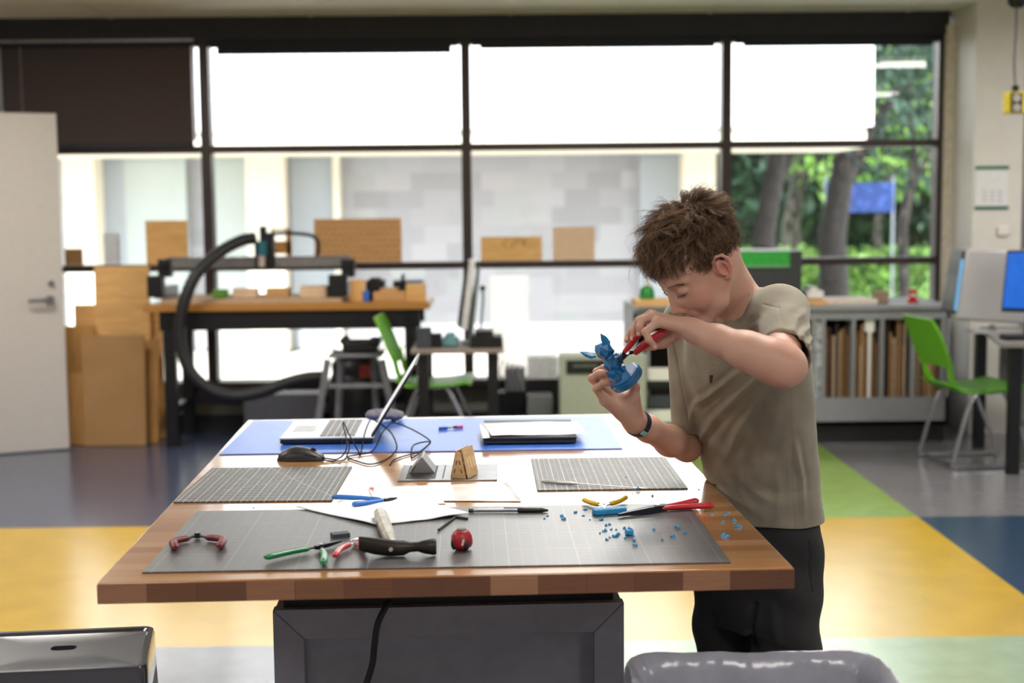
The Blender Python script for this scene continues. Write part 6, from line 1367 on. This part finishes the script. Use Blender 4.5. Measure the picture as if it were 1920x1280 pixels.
# ---- cables behind the desk
m = MB()
for k in range(5): x = 935+k*9; m.tube(catmull([atl(x, 670+k*4, 8.95), atl(x-6, 700, 8.9), atl(x+6, 740, 8.95), Vector((atl(x, 780, 8.95).x, 8.95, .006))], 5), .005, 6)
tag(obj('cables', m, blkm), 'tangle of black cables hanging to the floor right of the small desk', 'cables', kind='stuff')
# ================================================================ nearest: stool, bin, power cable
sb = mat('glossy_black_metal', '3f3f48', .2, metal=.2, n=.02, coat=.5)
SZ = .66
c = [at(-60, 1262, Z=SZ), at(272, 1252, Z=SZ), at(294, 1170, Z=SZ), at(-20, 1186, Z=SZ)]
st_ = thing('metal_stool', 'glossy dark grey metal stool with an oval hole at the lower left corner', 'stool', ((c[0].x+c[2].x)/2, (c[0].y+c[2].y)/2, 0))
cc = (c[0]+c[1]+c[2]+c[3])/4; ux = (c[1]-c[0]+c[2]-c[3])/2; uy = (c[3]-c[0]+c[2]-c[1])/2
def rr_(sx, sy, r, z, n=6, off=(0, 0)):
    out = []; lx, ly = ux.length/2*sx, uy.length/2*sy; ex, ey = ux.normalized(), uy.normalized()
    for qx, qy, a0 in ((1, 1, 0), (-1, 1, 90), (-1, -1, 180), (1, -1, 270)):
        for k in range(n+1): a = math.radians(a0+90*k/n); p = cc+ex*(qx*(lx-r)+r*math.cos(a)+off[0])+ey*(qy*(ly-r)+r*math.sin(a)+off[1]); out.append((p.x, p.y, z))
    return out
m = MB(); m.loft([rr_(1.0, 1.0, .02, SZ-.075), rr_(1, 1, .022, SZ-.008), rr_(.985, .98, .022, SZ), rr_(.93, .90, .015, SZ), rr_(.90, .86, .013, SZ-.0042), rr_(.885, .84, .012, SZ-.0045), rr_(.30, .30, .02, SZ-.0045)], caps=False)
hx = at(119, 1210, Z=SZ); ro = []
inner = rr_(.30, .30, .02, SZ-.0045); N_ = len(inner)
hole = []
for k in range(N_):
    d_ = Vector(inner[k])-Vector((cc.x, cc.y, 0)); an = math.atan2(d_.dot(uy.normalized()), d_.dot(ux.normalized())); p = cc+ux.normalized()*(.026*math.cos(an))+uy.normalized()*(.018*math.sin(an)); hole.append((p.x, p.y, SZ-.0045))
off_ = Vector((hx.x-cc.x, hx.y-cc.y, 0))
m2 = MB(); m2.v = m.v; m2.f = m.f; m2.m = m.m
mm_ = [tuple(Vector(p)+off_*.6) for p in inner]; hole = [tuple(Vector(p)+off_) for p in hole]
m.loft([mm_, hole, [(x, y, z-.012) for x, y, z in hole]], caps=False)
# join ring between plate and shifted inner ring
m.v[6*N_:7*N_] = mm_
obj('seat', m, sb, st_, world=True, smooth=28)
m = MB(); m.loft([[tuple(Vector(p)) for p in rr_(.96, .96, .02, SZ-.074)], rr_(.94, .94, .02, SZ-.03)], caps=False); obj('seat_underside', m, darkst, st_, world=True)
for sx, sy in ((1, 1), (1, -1), (-1, 1), (-1, -1)):
    ex, ey = ux.normalized(), uy.normalized(); t0 = cc+ex*sx*(ux.length/2-.022)+ey*sy*(uy.length/2-.022); t1 = t0+ex*sx*.035+ey*sy*.03
    m = MB(); m.loft([[(t0.x+a*sx, t0.y+b*sy, SZ-.06) for a, b in ((-.035, .018), (.018, .018), (.018, -.035), (.010, -.035), (.010, .010), (-.035, .010))], [(t1.x+a*sx, t1.y+b*sy, .001) for a, b in ((-.014, .012), (.012, .012), (.012, -.014), (.005, -.014), (.005, .005), (-.014, .005))]]); obj('leg', m, sb, st_, world=True, smooth=30)
# bin with a translucent liner
BT = .70; bl0, br0 = at(1170, 1222, Z=BT), at(1640, 1222, Z=BT); bw = (br0-bl0).length/2; bc = (bl0+br0)/2; bc = Vector((bc.x, bc.y-.19, 0))
bn_ = thing('waste_bin', 'grey waste bin lined with a crumpled translucent bag at the lower right', 'bin', bc)
def rrect(w_, d_, z, r=.06, n=7, dx=0, wob=0, rgx=None):
    out = []
    for qx, qy, a0 in ((1, 1, 0), (-1, 1, 90), (-1, -1, 180), (1, -1, 270)):
        for k in range(n+1): a = math.radians(a0+90*k/n); out.append((qx*(w_-r)+r*math.cos(a)+dx, qy*(d_-r)+r*math.sin(a), z))
    return out
def dense(r, n=260):
    P = [Vector(p) for p in r]+[Vector(r[0])]; L_ = [0]
    for i in range(len(P)-1): L_.append(L_[-1]+(P[i+1]-P[i]).length)
    o = []
    for k in range(n):
        s_ = L_[-1]*k/n; i = max(j for j in range(len(L_)) if L_[j] <= s_); i = min(i, len(P)-2); t = (s_-L_[i])/max(1e-9, L_[i+1]-L_[i]); o.append(P[i].lerp(P[i+1], t))
    return o
m = MB(); m.loft([rrect(bw*.80, .150, .002), rrect(bw*.93, .172, BT-.06), rrect(bw*.95, .180, BT-.03), rrect(bw*.945, .179, BT-.03), rrect(bw*.79, .148, .02)]); obj('bin_body', m, mat('grey_bin_plastic', '5d5d66', .5), bn_)
linr = mat('grey_bag_film', 'a6a6b4', .24, n=.05, spec=.6, trans=.25, bump=.4, scale=20, bscale=40)
rg = np.random.default_rng(6); ph = rg.uniform(0, 6, 8); rings = []
prof_ = [(.99, BT-.20, .006), (1.02, BT-.12, .007), (1.02, BT-.05, .006), (1.015, BT-.012, .003), (1.0, BT+.001, .0015), (.965, BT-.001, .002), (.895, BT-.028, .0028), (.850, BT-.10, .0050), (.800, BT-.22, .0055), (.70, BT-.40, .006), (.30, BT-.52, .01), (.02, BT-.53, 0)]
base_ = dense(rrect(bw, .19, 0)); Nn = len(base_)
for sc_, z, am in prof_:
    r_ = []
    for k, p in enumerate(base_):
        t = 2*PI*k/Nn; wv = math.sin(9*t+ph[0])+.8*math.sin(17*t+ph[1]+z*14)+.6*math.sin(31*t+ph[2]-z*20)+.7*math.sin(53*t+ph[3]+z*31)+.5*math.sin(83*t-z*40); f_ = sc_+am*wv/bw*.5
        zz = z+(.0012*math.sin(5*t+ph[4])+.001*math.sin(13*t+ph[5]) if abs(z-BT) < .02 else .01*math.sin(7*t+ph[6])); r_.append((p.x*f_, p.y*(sc_+am*wv/.19*.5), zz))
    rings.append(r_)
m = MB(); m.loft(rings, caps=False); obj('bag_liner', m, linr, bn_, smooth=60)
# black cable down the front of the bench
m = MB(); cpts = [at(730, 1128, Y=2.74), at(722, 1140, Y=2.72), at(708, 1170, Y=2.71), at(702, 1210, Y=2.71), at(698, 1245, Y=2.71), at(684, 1290, Y=2.71), at(664, 1345, Y=2.71)]
m.tube(catmull(cpts+[Vector((cpts[-1].x-.06, 2.69, .15)), Vector((cpts[-1].x-.1, 2.66, .008)), Vector((cpts[-1].x-.35, 2.62, .008))], 6), .0065, 10); tag(obj('power_cable', m, blk), 'black power cable hanging down the front of the bench base', 'cable')
